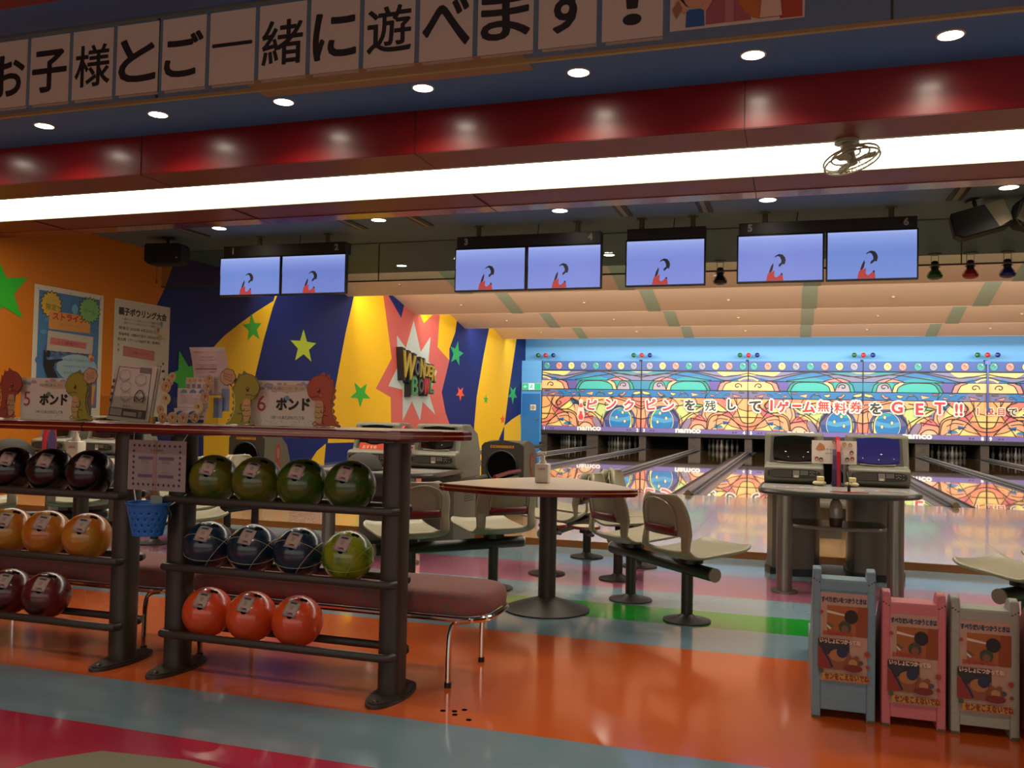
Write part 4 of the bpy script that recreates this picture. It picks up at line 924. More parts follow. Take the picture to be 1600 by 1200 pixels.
# orange leaflets on the middle console
t = empty('menu_board', (-3.45, 6.86, .70), 'orange and yellow food leaflet leaning on the left screen of the middle console', 'leaflet')
a = Art((0, 0, 0), (1, 0, 0), (0, .38, .92), .0005); a.rect(-.14, 0, .15, .20, 'c8401c'); a.poly([(-.06, .03), (.14, .01), (.15, .13), (.05, .12), (0, .08)], 'dca428'); a.text('おすすめ', -.04, .16, .03, 'f0e0c0'); a.build('printed_leaflet', PRINT, t)
t = empty('picture_leaflet', (-3.10, 6.86, .76), 'white picture leaflet hung between the screens of the middle console', 'leaflet')
a = Art((0, 0, 0), (1, -.3, 0), (0, 0, 1), .0005); a.rect(-.07, 0, .07, .12, 'c8bca8'); a.ell(-.03, .06, .018, .02, '6a2c3c'); a.ell(.02, .055, .02, .024, '4a3050'); a.rect(-.05, .09, .05, .105, 'a04a40'); a.build('printed_leaflet', PRINT, t)

# ================================================================== SEATING
def seat_shell():
    mb = MB(); nS, nX = 40, 20
    key = [(0, .275, .432), (.12, .21, .405), (.35, .05, .388), (.5, -.07, .378), (.58, -.13, .385), (.64, -.175, .415), (.70, -.198, .47), (.8, -.215, .57), (.9, -.232, .66), (1.0, -.245, .735)]
    P = smoothpath([(k[1], k[2], 0) for k in key], 8); m = len(P) - 1
    grid = []
    for j in range(m + 1):
        y, z = P[j].x, P[j].y; row_ = []
        hw = .215
        if j < m * .12: hw = .215 - .03 * (1 - j / (m * .12)) ** 2
        if z > .56 and y < 0:
            q = min(1, (z - .56) / .175); hw = .215 * math.sqrt(max(.0, 1 - q ** 2.6 * .62))
            if q > .96: hw *= .93
        for i in range(nX + 1):
            s = -1 + 2 * i / nX; x = s * hw
            yy, zz = y, z
            if z > .42 and y < 0: yy += .045 * abs(s) ** 2.2 * min(1, (z - .42) / .1)
            else: zz += .018 * abs(s) ** 3
            row_.append(mb.bm.verts.new((x, yy, zz)))
        grid.append(row_)
    for j in range(m):
        zc = (P[j].y + P[j + 1].y) / 2
        for i in range(nX):
            s = -1 + 2 * (i + .5) / nX
            if P[j].x < -.12 and .42 < zc < .50 and abs(s) < .66: continue
            mb.bm.faces.new((grid[j][i], grid[j][i + 1], grid[j + 1][i + 1], grid[j + 1][i]))
    o = mb.build('shell', seatm, None)
    md = o.modifiers.new('s', 'SOLIDIFY'); md.thickness = .02; md.offset = 0
    md = o.modifiers.new('b', 'SUBSURF'); md.levels = 1; md.render_levels = 1
    dg = bpy.context.evaluated_depsgraph_get(); me = bpy.data.meshes.new_from_object(o.evaluated_get(dg)); 
    for p in me.polygons: p.use_smooth = True
    bpy.data.objects.remove(o); me.name = 'shell'
    return me
SHELL = seat_shell()
def seat(x, y, rz, label, zoff=0):
    t = empty('moulded_seat', (x, y, zoff), label, 'seat', 'moulded bowling seats', rz=rz)
    o = bpy.data.objects.new('shell', SHELL); COL.objects.link(o); o.parent = t
    # raised arch rim and maroon strip on the back, both faces
    mb = MB()
    arch = [(-.14, .545), (-.14, .62), (-.12, .67), (-.07, .70), (0, .712), (.07, .70), (.12, .67), (.14, .62), (.14, .545)]
    def by(x_, z_): return -.215 - (z_ - .50) * .17 + .045 * (abs(x_) / .215) ** 2.2
    P = smoothpath([(a_, by(a_, b_) - .011, b_) for a_, b_ in arch], 4); mb.tube(P, .006, 6); mb.build('arch_rim', seatm, t)
    for sgn in (-1, 1):
        mb = MB(); n = 10; V = []
        for k in range(n + 1):
            xx = -.142 + .284 * k / n
            V.append([mb.bm.verts.new((xx, by(xx, zz) + sgn * .0135, zz)) for zz in (.512, .560)])
        for k in range(n): mb.bm.faces.new((V[k][0], V[k + 1][0], V[k + 1][1], V[k][1]))
        s_ = mb.build('maroon_strip', maroonstrip, t)
        md = s_.modifiers.new('s', 'SOLIDIFY'); md.thickness = .002
    mb = MB(); mb.cyl((0, 0, .335), (0, 0, .372), .07, n=20); mb.build('swivel', black, t)
    return t
def bench_frame(p0, p1, label, over=(.26, .26), seats=None, face=0, cup=None):
    A = Vector((*p0, 0)); B = Vector((*p1, 0)); d = (B - A).normalized(); L = (B - A).length
    t = empty('seat_frame', (A.x, A.y, 0), label, 'seat frame', 'dark seat pedestals and beams', rz=math.atan2(d.y, d.x))
    for k in (0, L):
        mb = MB(); mb.cyl((k, 0, .02), (k, 0, .30), .033, n=20); mb.build('post', dark, t)
        mb = MB(); mb.lathe((k, 0, 0), [(.135, 0), (.135, .008), (.06, .02), (.033, .04)], 32); mb.build('base_plate', dark, t)
    mb = MB(); mb.cyl((-over[0], 0, .30), (L + over[1], 0, .30), .038, n=20); mb.build('beam', mat('beam_black', '161311', .4), t)
    for k in (-over[0], L + over[1]):
        mb = MB(); mb.cyl((k - .006, 0, .30), (k + .006, 0, .30), .039, n=20); mb.build('beam_cap', mat('cap_grey', '8a8270', .3, .3), t)
    return t
def vbench(cx, s, where):
    """diagonal bench on side s (-1 left, 1 right) of the console at cx"""
    p0 = (cx + s * 1.265, 5.61); p1 = (cx + s * .863, 5.17)
    fr = bench_frame(p0, p1, 'dark two-post seat frame set diagonally %s' % where, over=(.22, .25))
    dx, dy = p1[0] - p0[0], p1[1] - p0[1]; L = math.hypot(dx, dy); dx /= L; dy /= L
    rz = math.atan2(1, -s) - PI / 2          # seat local +Y towards the console
    for k, w in ((-.0, 'far'), (L + .03, 'near')):
        x, y = p0[0] + dx * k, p0[1] + dy * k
        seat(x, y, rz, '%s cream seat with maroon strip %s' % (w, where))
vbench(.285, -1, 'between the round table and the right console')
vbench(.285, 1, 'at the right edge behind the pink ramp')
vbench(-3.165, 1, 'behind the bench end left of the table')
vbench(-3.165, -1, 'behind the green balls')
vbench(-6.615, 1, 'behind the blue basket')
vbench(-6.615, -1, 'behind the black balls at far left')
# side benches running along the lanes between the consoles
for i, cx in enumerate((.285, -3.165)):
    wh = 'behind the round table' if i == 0 else 'behind the lowest tier of the right rack'
    bench_frame((cx - 1.475, 6.28), (cx - 1.42, 6.88), 'dark seat frame along the lanes %s, facing right' % wh, over=(.15, .2))
    bench_frame((cx - 2.0, 6.28), (cx - 1.90, 7.15), 'dark seat frame along the lanes %s, facing left' % wh, over=(.1, .15))
    for k, (yy, n) in enumerate(((6.38, 'nearer'), (6.92, 'farther'))):
        seat(cx - 1.45 + .04 * k, yy, -PI / 2, '%s right facing cream seat %s' % (n, wh))
    for k, (yy, n) in enumerate(((6.45, 'nearer'), (7.0, 'farther'))):
        seat(cx - 1.97 + .05 * k, yy, PI / 2, '%s left facing cream seat %s' % (n, wh))
    for k, (xx, n) in enumerate(((cx - 1.66, 'right'), (cx - 1.90, 'left'))):
        t = empty('cup_table', (xx, 6.05, 0), 'small round maroon edged cup table %s, %s one' % (wh, n), 'cup table')
        mb = MB(); mb.cyl((0, 0, .375), (0, 0, .392), .10, n=28); mb.build('top', mat('cup_table_edge', '6a2418', .3, coat=.4), t)
        mb = MB(); mb.cyl((0, 0, .3925), (0, 0, .394), .088, n=28); mb.build('laminate', laminate, t)
        mb = MB(); mb.cyl((0, 0, .345), (0, 0, .375), .045, n=20); mb.tube([(0, 0, .35), (0, .1, .32), (.0, .22, .30)], .014, 8); mb.build('arm', black, t)

# ================================================================== ROUND TABLE
def round_table(X0, label):
  t = empty('round_table', (X0, 5.0, 0), label, 'table')
  P = smoothpath([(-.455, -.425, 0), (-.475, -.35, 0), (-.33, .10, 0), (0, .42, 0), (.38, .10, 0), (.575, -.20, 0), (.57, -.31, 0), (.28, -.48, 0), (-.05, -.545, 0), (-.38, -.46, 0)], 8, closed=True)
  P2 = [(p.x, p.y) for p in P]
  mb = MB(); mb.prism(P2, .735, .765); mb.prism([(x * .985, y * .985) for x, y in P2], .728, .735); mb.build('edge_band', maroon, t, smooth=60)
  mb = MB(); mb.prism([(x * .965, y * .965) for x, y in P2], .765, .767); mb.build('top', laminate, t, smooth=0)
  mb = MB(); mb.tube([(x * 1.0, y * 1.0, .750) for x, y in P2], .0035, 6, True); mb.build('gold_line', gold, t)
  mb = MB(); mb.cyl((0, .14, .03), (0, .14, .73), .052, n=32); mb.build('pedestal', dark, t)
  mb = MB(); mb.lathe((0, .14, 0), [(.255, 0), (.255, .008), (.18, .035), (.09, .062), (.052, .075)], 48); mb.build('base', dark, t)
  mb = MB(); mb.cyl((0, .14, .70), (0, .14, .728), .16, n=28); mb.build('top_bracket', dark, t)
round_table(-1.40, 'maroon edged cream table on a dark pedestal in the middle of the floor')
round_table(-4.87, 'maroon edged cream table behind the black balls at far left')
bottle(-1.38, 4.93, .7675, 'white pump bottle standing on the maroon edged table', 1.0)

def mesh_dome(x, y, label, sc=1):
    t = empty('mesh_cover', (x, y, .686), label, 'dome cover'); t.scale = (sc, sc, sc * .85 if sc > 1 else 1)
    mb = MB(); mb.lathe((0, 0, 0), [(.155, 0), (.155, .012), (.15, .03), (.13, .075), (.095, .112), (.05, .135), (.001, .142)], 36); mb.build('dome', mat('dome_dark', '2a2620', .7, bump=(400, .5)), t)
    mb = MB(); mb.lathe((0, 0, 0), [(.165, 0), (.165, .01), (.15, .012)], 36); mb.build('rim', black, t)
mesh_dome(-3.29, 6.42, 'dark domed cover on the desk of the middle console behind a green ball')
mesh_dome(-6.84, 6.36, 'dark domed cover on the desk of the far left console above the black balls', 1.3)

# ================================================================== BALL RACKS
RY = 3.345
TIERS = [.262, .552, .845]
def rack(xl, xr, label, nball=4):
    cx = (xl + xr) / 2
    t = empty('ball_rack', (cx, RY, 0), label, 'ball rack', 'dark tubular ball racks')
    for s, px in ((-1, xl - cx), (1, xr - cx)):
        mb = MB()
        P = [(px + .052 * math.copysign(abs(math.cos(a)) ** .75, math.cos(a)), .058 * math.copysign(abs(math.sin(a)) ** .75, math.sin(a))) for a in [2 * PI * k / 32 for k in range(32)]]
        mb.prism(P, .016, 1.046); mb.build('post', dark, t, smooth=50)
        P = [(px + .075 * math.cos(a), .185 * math.sin(a)) for a in [2 * PI * k / 40 for k in range(40)]]
        mb = MB(); mb.prism(P, 0, .012); mb.prism([(px + (q[0] - px) * .9, q[1] * .9) for q in P], .012, .018); bp = mb.build('base_plate', dark, t, smooth=30)
        for by in (-.145, .145):
            mb = MB(); mb.lathe((px, by, .016), [(.014, 0), (.012, .008), (.001, .012)], 12); mb.build('bolt', mat('bolt_dark', '4a443a', .35, .6), bp)
    for zi, z in enumerate(TIERS):
        zr = z - .089
        for s in (-1, 1):
            a, b = xl - cx, xr - cx
            y = s * .092
            pts = [(a, s * .03, zr)] + [(a - .045 + .03 - .03 * math.cos(q), y * 1 - s * .0 - s * .03 + s * .03 * math.sin(q), zr) for q in (0, PI / 4, PI / 2)]
            pts = [(a - .015, s * .045, zr), (a - .03, y - s * .03, zr), (a - .02, y - s * .008, zr), (a + .01, y, zr), (b - .01, y, zr), (b + .02, y - s * .008, zr), (b + .03, y - s * .03, zr), (b + .015, s * .045, zr)]
            mb = MB(); mb.tube(pts, .0175, 12); mb.build('rail', dark, t)
    return t
rack(-2.605, -1.56, 'dark metal ball rack on the right with green, blue and red balls')
rack(-3.95, -2.905, 'dark metal ball rack on the left with black, yellow and maroon balls')
BR = .108
def ball_mat(kind):
    d = {'green': ('5c5c16', '2c4a0c', 1.2), 'black': ('090708', '120c0e', 2), 'yellow': ('a8781c', 'a85c14', 1.5), 'maroon': ('3c0d12', '5a1a1c', 2), 'red': ('c4421c', 'cc4a20', 2), 'blue': ('0c2436', '0c2233', 2), 'lime': ('7c8414', '4c6410', 3)}[kind]
    return mat('ball_' + kind, d[0], .27, coat=.3, noise=(d[2] * 5, d[1], .42, .58, (1, 1, .6)), coatr=.04)
tagm = attr_mat('tag_paper', .5)
def ball(x, z, kind, label, group, tilt=0, dy=0):
    t = empty('bowling_ball', (x, RY + dy, z), label, 'bowling ball', group)
    mb = MB(); mb.sph((0, 0, 0), BR, n=40); s = mb.build('shell', ball_mat(kind), t, smooth=180)
    s.rotation_euler = (random.uniform(-.5, .5), random.uniform(0, 6), random.uniform(0, 6))
    # finger holes
    vdir = Vector((-x, -RY - dy, EYE - z)).normalized(); R = Vector((0, 0, 1)).cross(vdir).normalized(); U = vdir.cross(R)
    def on(a, b): return (R * a + U * b + vdir * math.sqrt(max(.01, 1 - a * a - b * b)))
    for (a, b, rr) in ((-.30, .20, .0125), (.16, .80, .009), (.30, .76, .009)):
        n = on(a + tilt, b); p = n * (BR - .004)
        mb = MB(); mb.cyl(p, n * (BR + .0007), rr, n=18); h = mb.build('finger_hole', blackm, t)
    # paper tag
    mb = MB(); n1 = on(-.24 + tilt, .50); ax = Vector((.25, .0, 1)); ty = (U - n1 * U.dot(n1)).normalized(); tx = ty.cross(n1).normalized()
    q = Matrix.Rotation(math.radians(-14), 3, n1); tx = q @ tx; ty = q @ ty
    v = []; f_ = []; c = []
    w_, h_ = .062, .078; nn = 8
    base = lin('a08a80'); ink = lin('3a302c'); red = lin('9a5a50'); grey = lin('7c7a80')
    for j in range(nn + 1):
        for i in range(nn + 1):
            p = n1 * BR + tx * (i / nn - .5) * w_ + ty * (j / nn - .5) * h_
            v.append(p.normalized() * (BR + .0012 + (.006 if j == 0 else 0)))
    for j in range(nn):
        for i in range(nn):
            f_.append((j * (nn + 1) + i, j * (nn + 1) + i + 1, (j + 1) * (nn + 1) + i + 1, (j + 1) * (nn + 1) + i))
            c.append(ink if (j == 6 and 2 <= i <= 5) else grey if j in (0, 7) else red if (j == 1 and 1 < i < 6) else lin('8a746c') if (j in (3, 4) and i in (3, 4)) else base)
    me = bpy.data.meshes.new('paper_tag'); me.from_pydata(v, [], f_); me.materials.append(tagm); ca = me.color_attributes.new('Col', 'FLOAT_COLOR', 'CORNER')
    for p, cc in zip(me.polygons, c):
        p.use_smooth = True
        for li in p.loop_indices: ca.data[li].color = (*cc, 1)
    o = bpy.data.objects.new('paper_tag', me); COL.objects.link(o); o.parent = t
    md = o.modifiers.new('s', 'SOLIDIFY'); md.thickness = .0006
    if kind in ('blue', 'lime'):       # inlaid seam lines
        lm = mat('seam_gold', 'b0a070', .3) if kind == 'blue' else mat('seam_lime', '9aa030', .3)
        def ring(ax, off):
            ax = (R * ax[0] + U * ax[1] + vdir * ax[2]).normalized(); a_ = ax.orthogonal().normalized(); b_ = ax.cross(a_); rr = math.sqrt(1 - off * off)
            mb = MB(); mb.tube([(ax * off + (a_ * math.cos(k * PI / 32) + b_ * math.sin(k * PI / 32)) * rr) * (BR + .0002) for k in range(64)], .0011, 5, True); mb.build('seam_line', lm, t)
        ring((.30, .85, -.35), .0); ring((-.05, .90, .40), -.22); ring((.75, -.6, .2), .52)
    return t
pos = ['first from left', 'second from left', 'third from left', 'rightmost']
for i, x in enumerate([-2.444, -2.221, -2.0, -1.772]):
    ball(x, TIERS[2], 'green', 'olive green swirled bowling ball on the top tier, %s' % pos[i], 'green balls on the top tier')
for i, x in enumerate([-2.46, -2.236, -2.006]):
    ball(x, TIERS[1], 'blue', 'dark blue bowling ball with gold seam lines, %s' % ['left of three', 'middle of three', 'beside the lime ball'][i], 'dark blue balls on the middle tier')
ball(-1.775, TIERS[1], 'lime', 'lime green marbled bowling ball at the right end of the middle tier', 'lime ball', .03)
for i, x in enumerate([-2.455, -2.232, -2.005]):
    ball(x, TIERS[0], 'red', 'orange red bowling ball on the bottom tier of the right rack, %s' % ['left', 'middle', 'right'][i], 'orange red balls on the bottom tier')
for i, x in enumerate([-3.121, -3.352, -3.583, -3.814]):
    ball(x, TIERS[2], 'black', 'black bowling ball on the top tier of the left rack, %s' % ['rightmost', 'second from right', 'third from right', 'leftmost at the frame edge'][i], 'black balls on the left rack')
for i, x in enumerate([-3.126, -3.36, -3.585, -3.81]):
    ball(x, TIERS[1], 'yellow', 'yellow orange bowling ball on the left rack, %s' % ['rightmost', 'second from right', 'third from right', 'leftmost at the frame edge'][i], 'yellow balls on the left rack')
for i, x in enumerate([-3.35, -3.575, -3.80]):
    ball(x, TIERS[0], 'maroon', 'dark maroon bowling ball on the bottom tier, %s' % ['rightmost', 'second from right', 'leftmost outside the frame'][i], 'maroon balls on the left rack')

# ================================================================== COUNTER TOP on the racks
t = empty('counter_top', (0, 0, 1.046), 'long cream counter with maroon edge and gold line on the racks', 'counter')
CP = [(-6.2, 3.60), (-1.47, 3.60), (-1.31, 3.50), (-1.27, 3.44), (-1.275, 3.36), (-1.33, 3.28), (-1.47, 3.175), (-1.52, 3.16), (-6.2, 3.16)]
mb = MB(); mb.prism(CP, 0, .038); o = mb.build('edge_band', maroon, t, smooth=0)
md = o.modifiers.new('b', 'BEVEL'); md.width = .007; md.segments = 3; md.limit_method = 'ANGLE'; md.angle_limit = .8
ccx, ccy = -3.7, 3.38
mb = MB(); mb.prism([(ccx + (x - ccx) * .993, ccy + (y - ccy) * .95) for x, y in CP], .038, .0395); mb.build('top', laminate, t, smooth=0)
mb = MB(); pts = []
for (x, y) in CP[1:-1]: pts.append((x, y, .019))
mb.tube([(CP[0][0], CP[0][1], .019)] + pts + [(CP[-1][0], CP[-1][1], .019)], .0028, 6); mb.build('gold_line', gold, t)
mb = MB(); mb.bb(-3.004, -3.0, 3.156, 3.60, -.001, .0392); mb.build('joint', mat('joint_dark', '2a0808', .6), t, smooth=0)
for x in (-1.56, -2.605, -2.905, -3.95):
    mb = MB(); mb.bb(x - .06, x + .06, RY - .15, RY + .2, -.014, 0, .004); mb.build('bracket', dark, t, smooth=0)
CT = 1.0856

# printed dinosaur cut-outs and weight cards
def dino(x, y, z, h, body, line, belly, facing, label, bubble=False, spike='7a8a50'):
    t = empty('dinosaur_cutout', (x, y, z), label, 'cut-out')
    s = h / 1.0; F = facing
    A = Art((0, 0, 0), (1, 0, 0), (0, 0, 1), .0007)
    def M(L): return [(F * (px - .5) * s * .74, py * s) for px, py in L]
    bodyP = [(.02, .02), (.25, .05), (.45, .03), (.62, .05), (.70, .12), (.66, .25), (.70, .38), (.72, .5), (.80, .52), (.90, .60), (.96, .72), (.90, .86), (.76, .96), (.55, .99), (.36, .94), (.25, .82), (.20, .68), (.24, .55), (.26, .42), (.24, .3), (.18, .18), (.10, .09), (.02, .06)]
    Bp = [(p.x, p.y) for p in smoothpath([(*p, 0) for p in bodyP], 4, True)]
    spikes = []
    back = [(.60, 1.0), (.42, .98), (.28, .90), (.20, .78), (.17, .64), (.21, .50), (.22, .38), (.19, .26), (.12, .14), (.05, .08)]
    for a_, b_ in zip(back[:-1], back[1:]):
        m_ = ((a_[0] + b_[0]) / 2 - (.06 if a_[1] < .9 else .03), (a_[1] + b_[1]) / 2 + (.07 if a_[1] > .85 else 0)); spikes.append([a_, m_, b_])
    for sp in spikes: A.poly(M(sp), line, L=1)
    for sp in spikes: A.poly(M([(q[0] + .01, q[1]) for q in sp]), spike, L=2)
    A.poly(M([(.5 + (p[0] - .5) * 1.03, .5 + (p[1] - .5) * 1.02) for p in Bp]), line, L=3); A.poly(M(Bp), body, L=4)
    bel = [(.52, .5), (.70, .50), (.72, .38), (.74, .25), (.68, .12), (.55, .08), (.50, .2), (.48, .36)]
    A.poly(M([(p.x, p.y) for p in smoothpath([(*p, 0) for p in bel], 4, True)]), belly, L=5)
    for k in range(3): A.line(M([(.51, .4 - k * .1), (.6, .38 - k * .1), (.71, .4 - k * .1)]), .008 * s, line, L=6)
    A.line(M([(.70, .12), (.78, .06), (.72, .04), (.6, .06)]), .03 * s, body, L=6)
    A.line(M([(.45, .42), (.42, .34), (.5, .28), (.55, .33)]), .012 * s, line, L=7, sm=4); A.line(M([(.34, .22), (.46, .24), (.5, .14), (.44, .06)]), .012 * s, line, L=7, sm=4)
    A.ell(F * (.62 - .5) * s * .74, .70 * s, .030 * s, .045 * s, line, L=8); A.ell(F * (.625 - .5) * s * .74, .70 * s, .02 * s, .034 * s, '6a1c14', L=9); A.ell(F * (.63 - .5) * s * .74, .72 * s, .007 * s, .012 * s, 'd8c8b0', L=10)
    A.ell(F * (.56 - .5) * s * .74, .61 * s, .025 * s, .02 * s, 'c0604a', L=8); A.line(M([(.58, .58), (.68, .60), (.82, .57), (.92, .62)]), .01 * s, line, L=9, sm=4); A.ell(F * (.88 - .5) * s * .74, .70 * s, .007 * s, .008 * s, line, L=9)
    for q in ((.60, .04), (.66, .035), (.72, .03)): A.line(M([q, (q[0] + .01, q[1] - .025)]), .008 * s, line, L=9)
    A.build('print', PRINT, t)
    mb = MB(); mb.prism([(p[0], p[1]) for p in M([(.5 + (p[0] - .5) * 1.02, max(.0, p[1])) for p in Bp])], 0, .0035, 'Y'); mb.build('board', mat('foam_board', '8a7a5c', .7), t, smooth=0)
    mb = MB(); mb.bb(-.03, .03, .0, .05, 0, .004); mb.build('stand', mat('foam_board', '8a7a5c', .7), t, smooth=0)
    if bubble:
        B = Art((0, -.0045, 0), (1, 0, 0), (0, 0, 1), .0007); bx, bz = -F * .33 * s, .93 * s
        for k in range(7): B.ell(bx + .075 * s * math.cos(k * 2 * PI / 7) * 1.3, bz + .07 * s * math.sin(k * 2 * PI / 7) * 1.2, .088 * s, .085 * s, line, L=12)
        B.poly([(bx - .02 * s, bz - .1 * s), (bx + F * .13 * s, bz - .22 * s), (bx + .05 * s, bz - .1 * s)], line, L=12)
        for k in range(7): B.ell(bx + .075 * s * math.cos(k * 2 * PI / 7) * 1.3, bz + .07 * s * math.sin(k * 2 * PI / 7) * 1.2, .076 * s, .073 * s, 'b08a64', L=13)
        B.ell(bx, bz, .12 * s, .1 * s, 'b08a64', L=13)
        for k, tx_ in enumerate(('みんなで', 'なかよく', 'つかおうね')): B.text(tx_, bx, bz + (.055 - .055 * k) * s, .04 * s, '3a2c1c', w=.2 * s, L=14, rot=-.25 * F * 1, bold=.0)
        B.build('speech_bubble', PRINT, t)
    return t
dino(-3.575, 3.30, CT, .232, '8a3a28', '4a1c14', 'a8805c', 1, 'brick red dinosaur cut-out left of the five pound card', spike='8a4a34')
dino(-3.15, 3.29, CT, .225, '8a8020', '33321a', 'b08c5c', -1, 'olive green dinosaur cut-out with speech bubble right of the five pound card', True, '6c7450')
dino(-2.265, 3.29, CT, .225, '8c8420', '33321a', 'b8905e', 1, 'olive green dinosaur cut-out with speech bubble left of the six pound card', True, '6c7c50')
dino(-1.885, 3.30, CT, .222, 'a0482a', '5a2010', 'b08c5c', -1, 'orange red dinosaur cut-out right of the six pound card', spike='a8502c')
def card(x0, x1, y, z, h, num, line1, label):
    w = x1 - x0; t = empty('weight_card', ((x0 + x1) / 2, y, z), label, 'sign card', 'ball weight cards')
    mb = MB(); mb.bb(-w / 2, w / 2, 0, .0025, 0, h); mb.bb(-.03, .03, 0, .05, 0, .003); mb.build('card', mat('card_pinkish', 'b8a8a0', .6), t, smooth=0)
    a = Art((0, 0, 0), (1, 0, 0), (0, 0, 1), .0005)
    a.rect(-w / 2 + .002, .002, w / 2 - .002, h - .002, 'c6baaa')
    for k in range(26):
        a.ell(random.uniform(-w / 2 + .02, w / 2 - .02), h - abs(random.gauss(0, .018)) - .012, random.uniform(.008, .02), random.uniform(.005, .01), random.choice(['8e93a4', '9e8a96', 'a08c8c', '8a90a0']), L=2, n=10)
    for k in range(30): a.ell(random.uniform(-w / 2 + .01, w / 2 - .01), random.uniform(.008, .028), .0018, col=random.choice(['5c5a50', 'a05a54', '8a7a40']), L=2, n=6)
    a.ell(.02, h * .83, w * .27, h * .085, 'b3a184', L=3); a.text(line1[0], -.04, h * .83, .013, '3a3026', w=.09, L=4, bold=.0); a.text(line1[1], .025, h * .83, .013, 'a8402c', w=.03, L=4, bold=.0); a.text('ボール', .075, h * .83, .012, '3a3026', w=.045, L=4, bold=.0)
    dx = -.055 if num == '5' else 0
    a.text(num, -w / 2 + (.04 if dx else .055), h * .50, .068, 'a03038', L=4); a.text('ポンド', .045 + dx, h * .50, .052, '14100c', w=.16, L=4, grow=.003)
    a.ell(.015 + dx, h * .62, .011, .011, '4f7a34' if num == '5' else '5a8a9c', L=5); a.text('つかったあとはもどしてね', .02 + dx, h * .2, .0145, '2c2620', w=.165, L=4, bold=.0)
    a.build('printed_face', PRINT, t)
card(-3.54, -3.12, 3.335, CT, .2, '5', ('いちばん', 'かるい'), 'pale five pound weight card at the left end of the counter')
card(-2.26, -1.93, 3.335, CT, .198, '6', ('2ばん目に', 'かるい'), 'pale six pound weight card near the middle of the counter')
# acrylic holder with colouring sheets
t = empty('sheet_holder', (-2.93, 3.36, CT), 'clear acrylic holder with black and white colouring sheets', 'sheet holder', rz=.05)
ac = glass_mat('acrylic', (.9, .9, .88))
mb = MB(); mb.box((-.0, -.03, .06), (.26, .002, .12)); mb.box((0, .005, .0015), (.262, .085, .003)); mb.build('acrylic_tray', ac, t, smooth=0)
V = Vector((.1, .12, 1)).normalized()
for k, (ox, oy) in enumerate(((.014, .022), (.007, .012), (0, 0))):
    mb = MB(); mb.box((ox * .7, oy + .004 + .015, .135), (.225, .0015, .265), Matrix.Rotation(.08, 3, 'Y') @ Matrix.Rotation(-.1, 3, 'X')); mb.build('sheet', mat('sheet_grey', 'bcb0a2', .65), t, smooth=0)
a = Art((-.015, .0035, .0), (1, 0, -.08), (.08, .1, 1), .0005)
a.line([(-.10, .04), (-.085, .252), (.09, .252), (.10, .06)], .003, '3a3630'); a.rect(.03, .232, .09, .258, '6c665c')
a.rect(-.1, .022, .1, .062, '4a463e'); a.rect(-.094, .026, -.03, .058, 'a09484'); a.rect(-.02, .03, .05, .048, 'a09484'); a.rect(.06, .028, .078, .054, '857c6e')
for cx, cz, rr in ((-.045, .215, .03), (.045, .2, .03), (-.03, .165, .028), (-.02, .12, .026), (.055, .12, .026)):
    a.line([(cx + rr * math.cos(q * PI / 8), cz + rr * .8 * math.sin(q * PI / 8)) for q in range(16)], .0014, '6c665c', closed=True); a.line([(cx - rr, cz - rr * .4), (cx, cz - rr * 1.1), (cx + rr, cz - rr * .4)], .0014, '6c665c', sm=3)
a.line([(.035, .095), (.03, .12), (.045, .148), (.065, .148), (.08, .12), (.075, .095)], .005, '2c2822', sm=3); a.line([(.036, .12), (.056, .105), (.076, .12)], .005, '2c2822')
for k in range(4): a.rect(-.1 + .0, .085 + k * .03, -.088, .1 + k * .03, '4a463e')
a.text('ぬりえ', -.0, .072, .012, '3a3630'); a.build('line_drawing', PRINT, t)
# leaflet stand with crepe pictures
t = empty('leaflet_stand', (-2.56, 3.36, CT), 'clear leaflet stand edged with small food pictures', 'leaflet stand')
mb = MB(); mb.box((0, .05, .002), (.30, .14, .004)); mb.box((.0, -.005, .06), (.24, .002, .12)); mb.build('acrylic_tray', ac, t, smooth=0)
def curved_sheet(name, x, y0, z0, w, h, bend, art):
    mb = MB(); n = 10; V = []
    for k in range(n + 1):
        q = k / n; V.append([mb.bm.verts.new((x + sx * w / 2 + .18 * h * q * 0, y0 + bend * q * q, z0 + h * q)) for sx in (-1, 1)])
    for k in range(n): mb.bm.faces.new((V[k][0], V[k][1], V[k + 1][1], V[k + 1][0]))
    o = mb.build(name, mat('leaflet_white', 'c4b2aa', .55), t); md = o.modifiers.new('s', 'SOLIDIFY'); md.thickness = .001; md.offset = 1
    a = Art((x, y0 - .0012, z0), (1, 0, 0), (0, 0, 1), .0004, warp=lambda p, q: -bend * (q / h) ** 2)
    art(a, w, h); a.build('print', PRINT, o)
def art1(a, w, h):
    a.text('お知らせ・・・・・・・・・', 0, h * .9, .007, '8a4a48', w=w * .8)
    for k, (zz, ww, c) in enumerate(((.8, .5, '7a746c'), (.74, .6, '7a746c'), (.64, .75, '4a443c'), (.60, .6, '4a443c'))): a.text('これはおしらせの文章です。。。', 0, h * zz, .006, c, w=w * ww)
    a.rect(-w * .42, h * .545, w * .2, h * .565, '8a2c2c'); a.text('キャンペーン実施中・・・・', 0, h * .49, .009, '9a4444', w=w * .8)
    for zz in (.38, .34): a.text('これはおしらせの文章です。。。', 0, h * zz, .005, '7a746c', w=w * .75)
curved_sheet('leaflet', .045, .045, .13, .185, .215, -.045, art1)
def art2(a, w, h):
    for xx in (-.3, 0, .3): a.ell(xx * w, h * .76, .018, .017, '4f7c86', a0=0, a1=PI)
    a.text('クレープ・アイス', 0, h * .62, .011, 'a04a50', w=w * .8, bold=.0)
    for zz in (.5, .42, .34, .26): a.text('これはおしらせの文章です。。。', 0, h * zz, .006, '6c655c', w=w * .75)
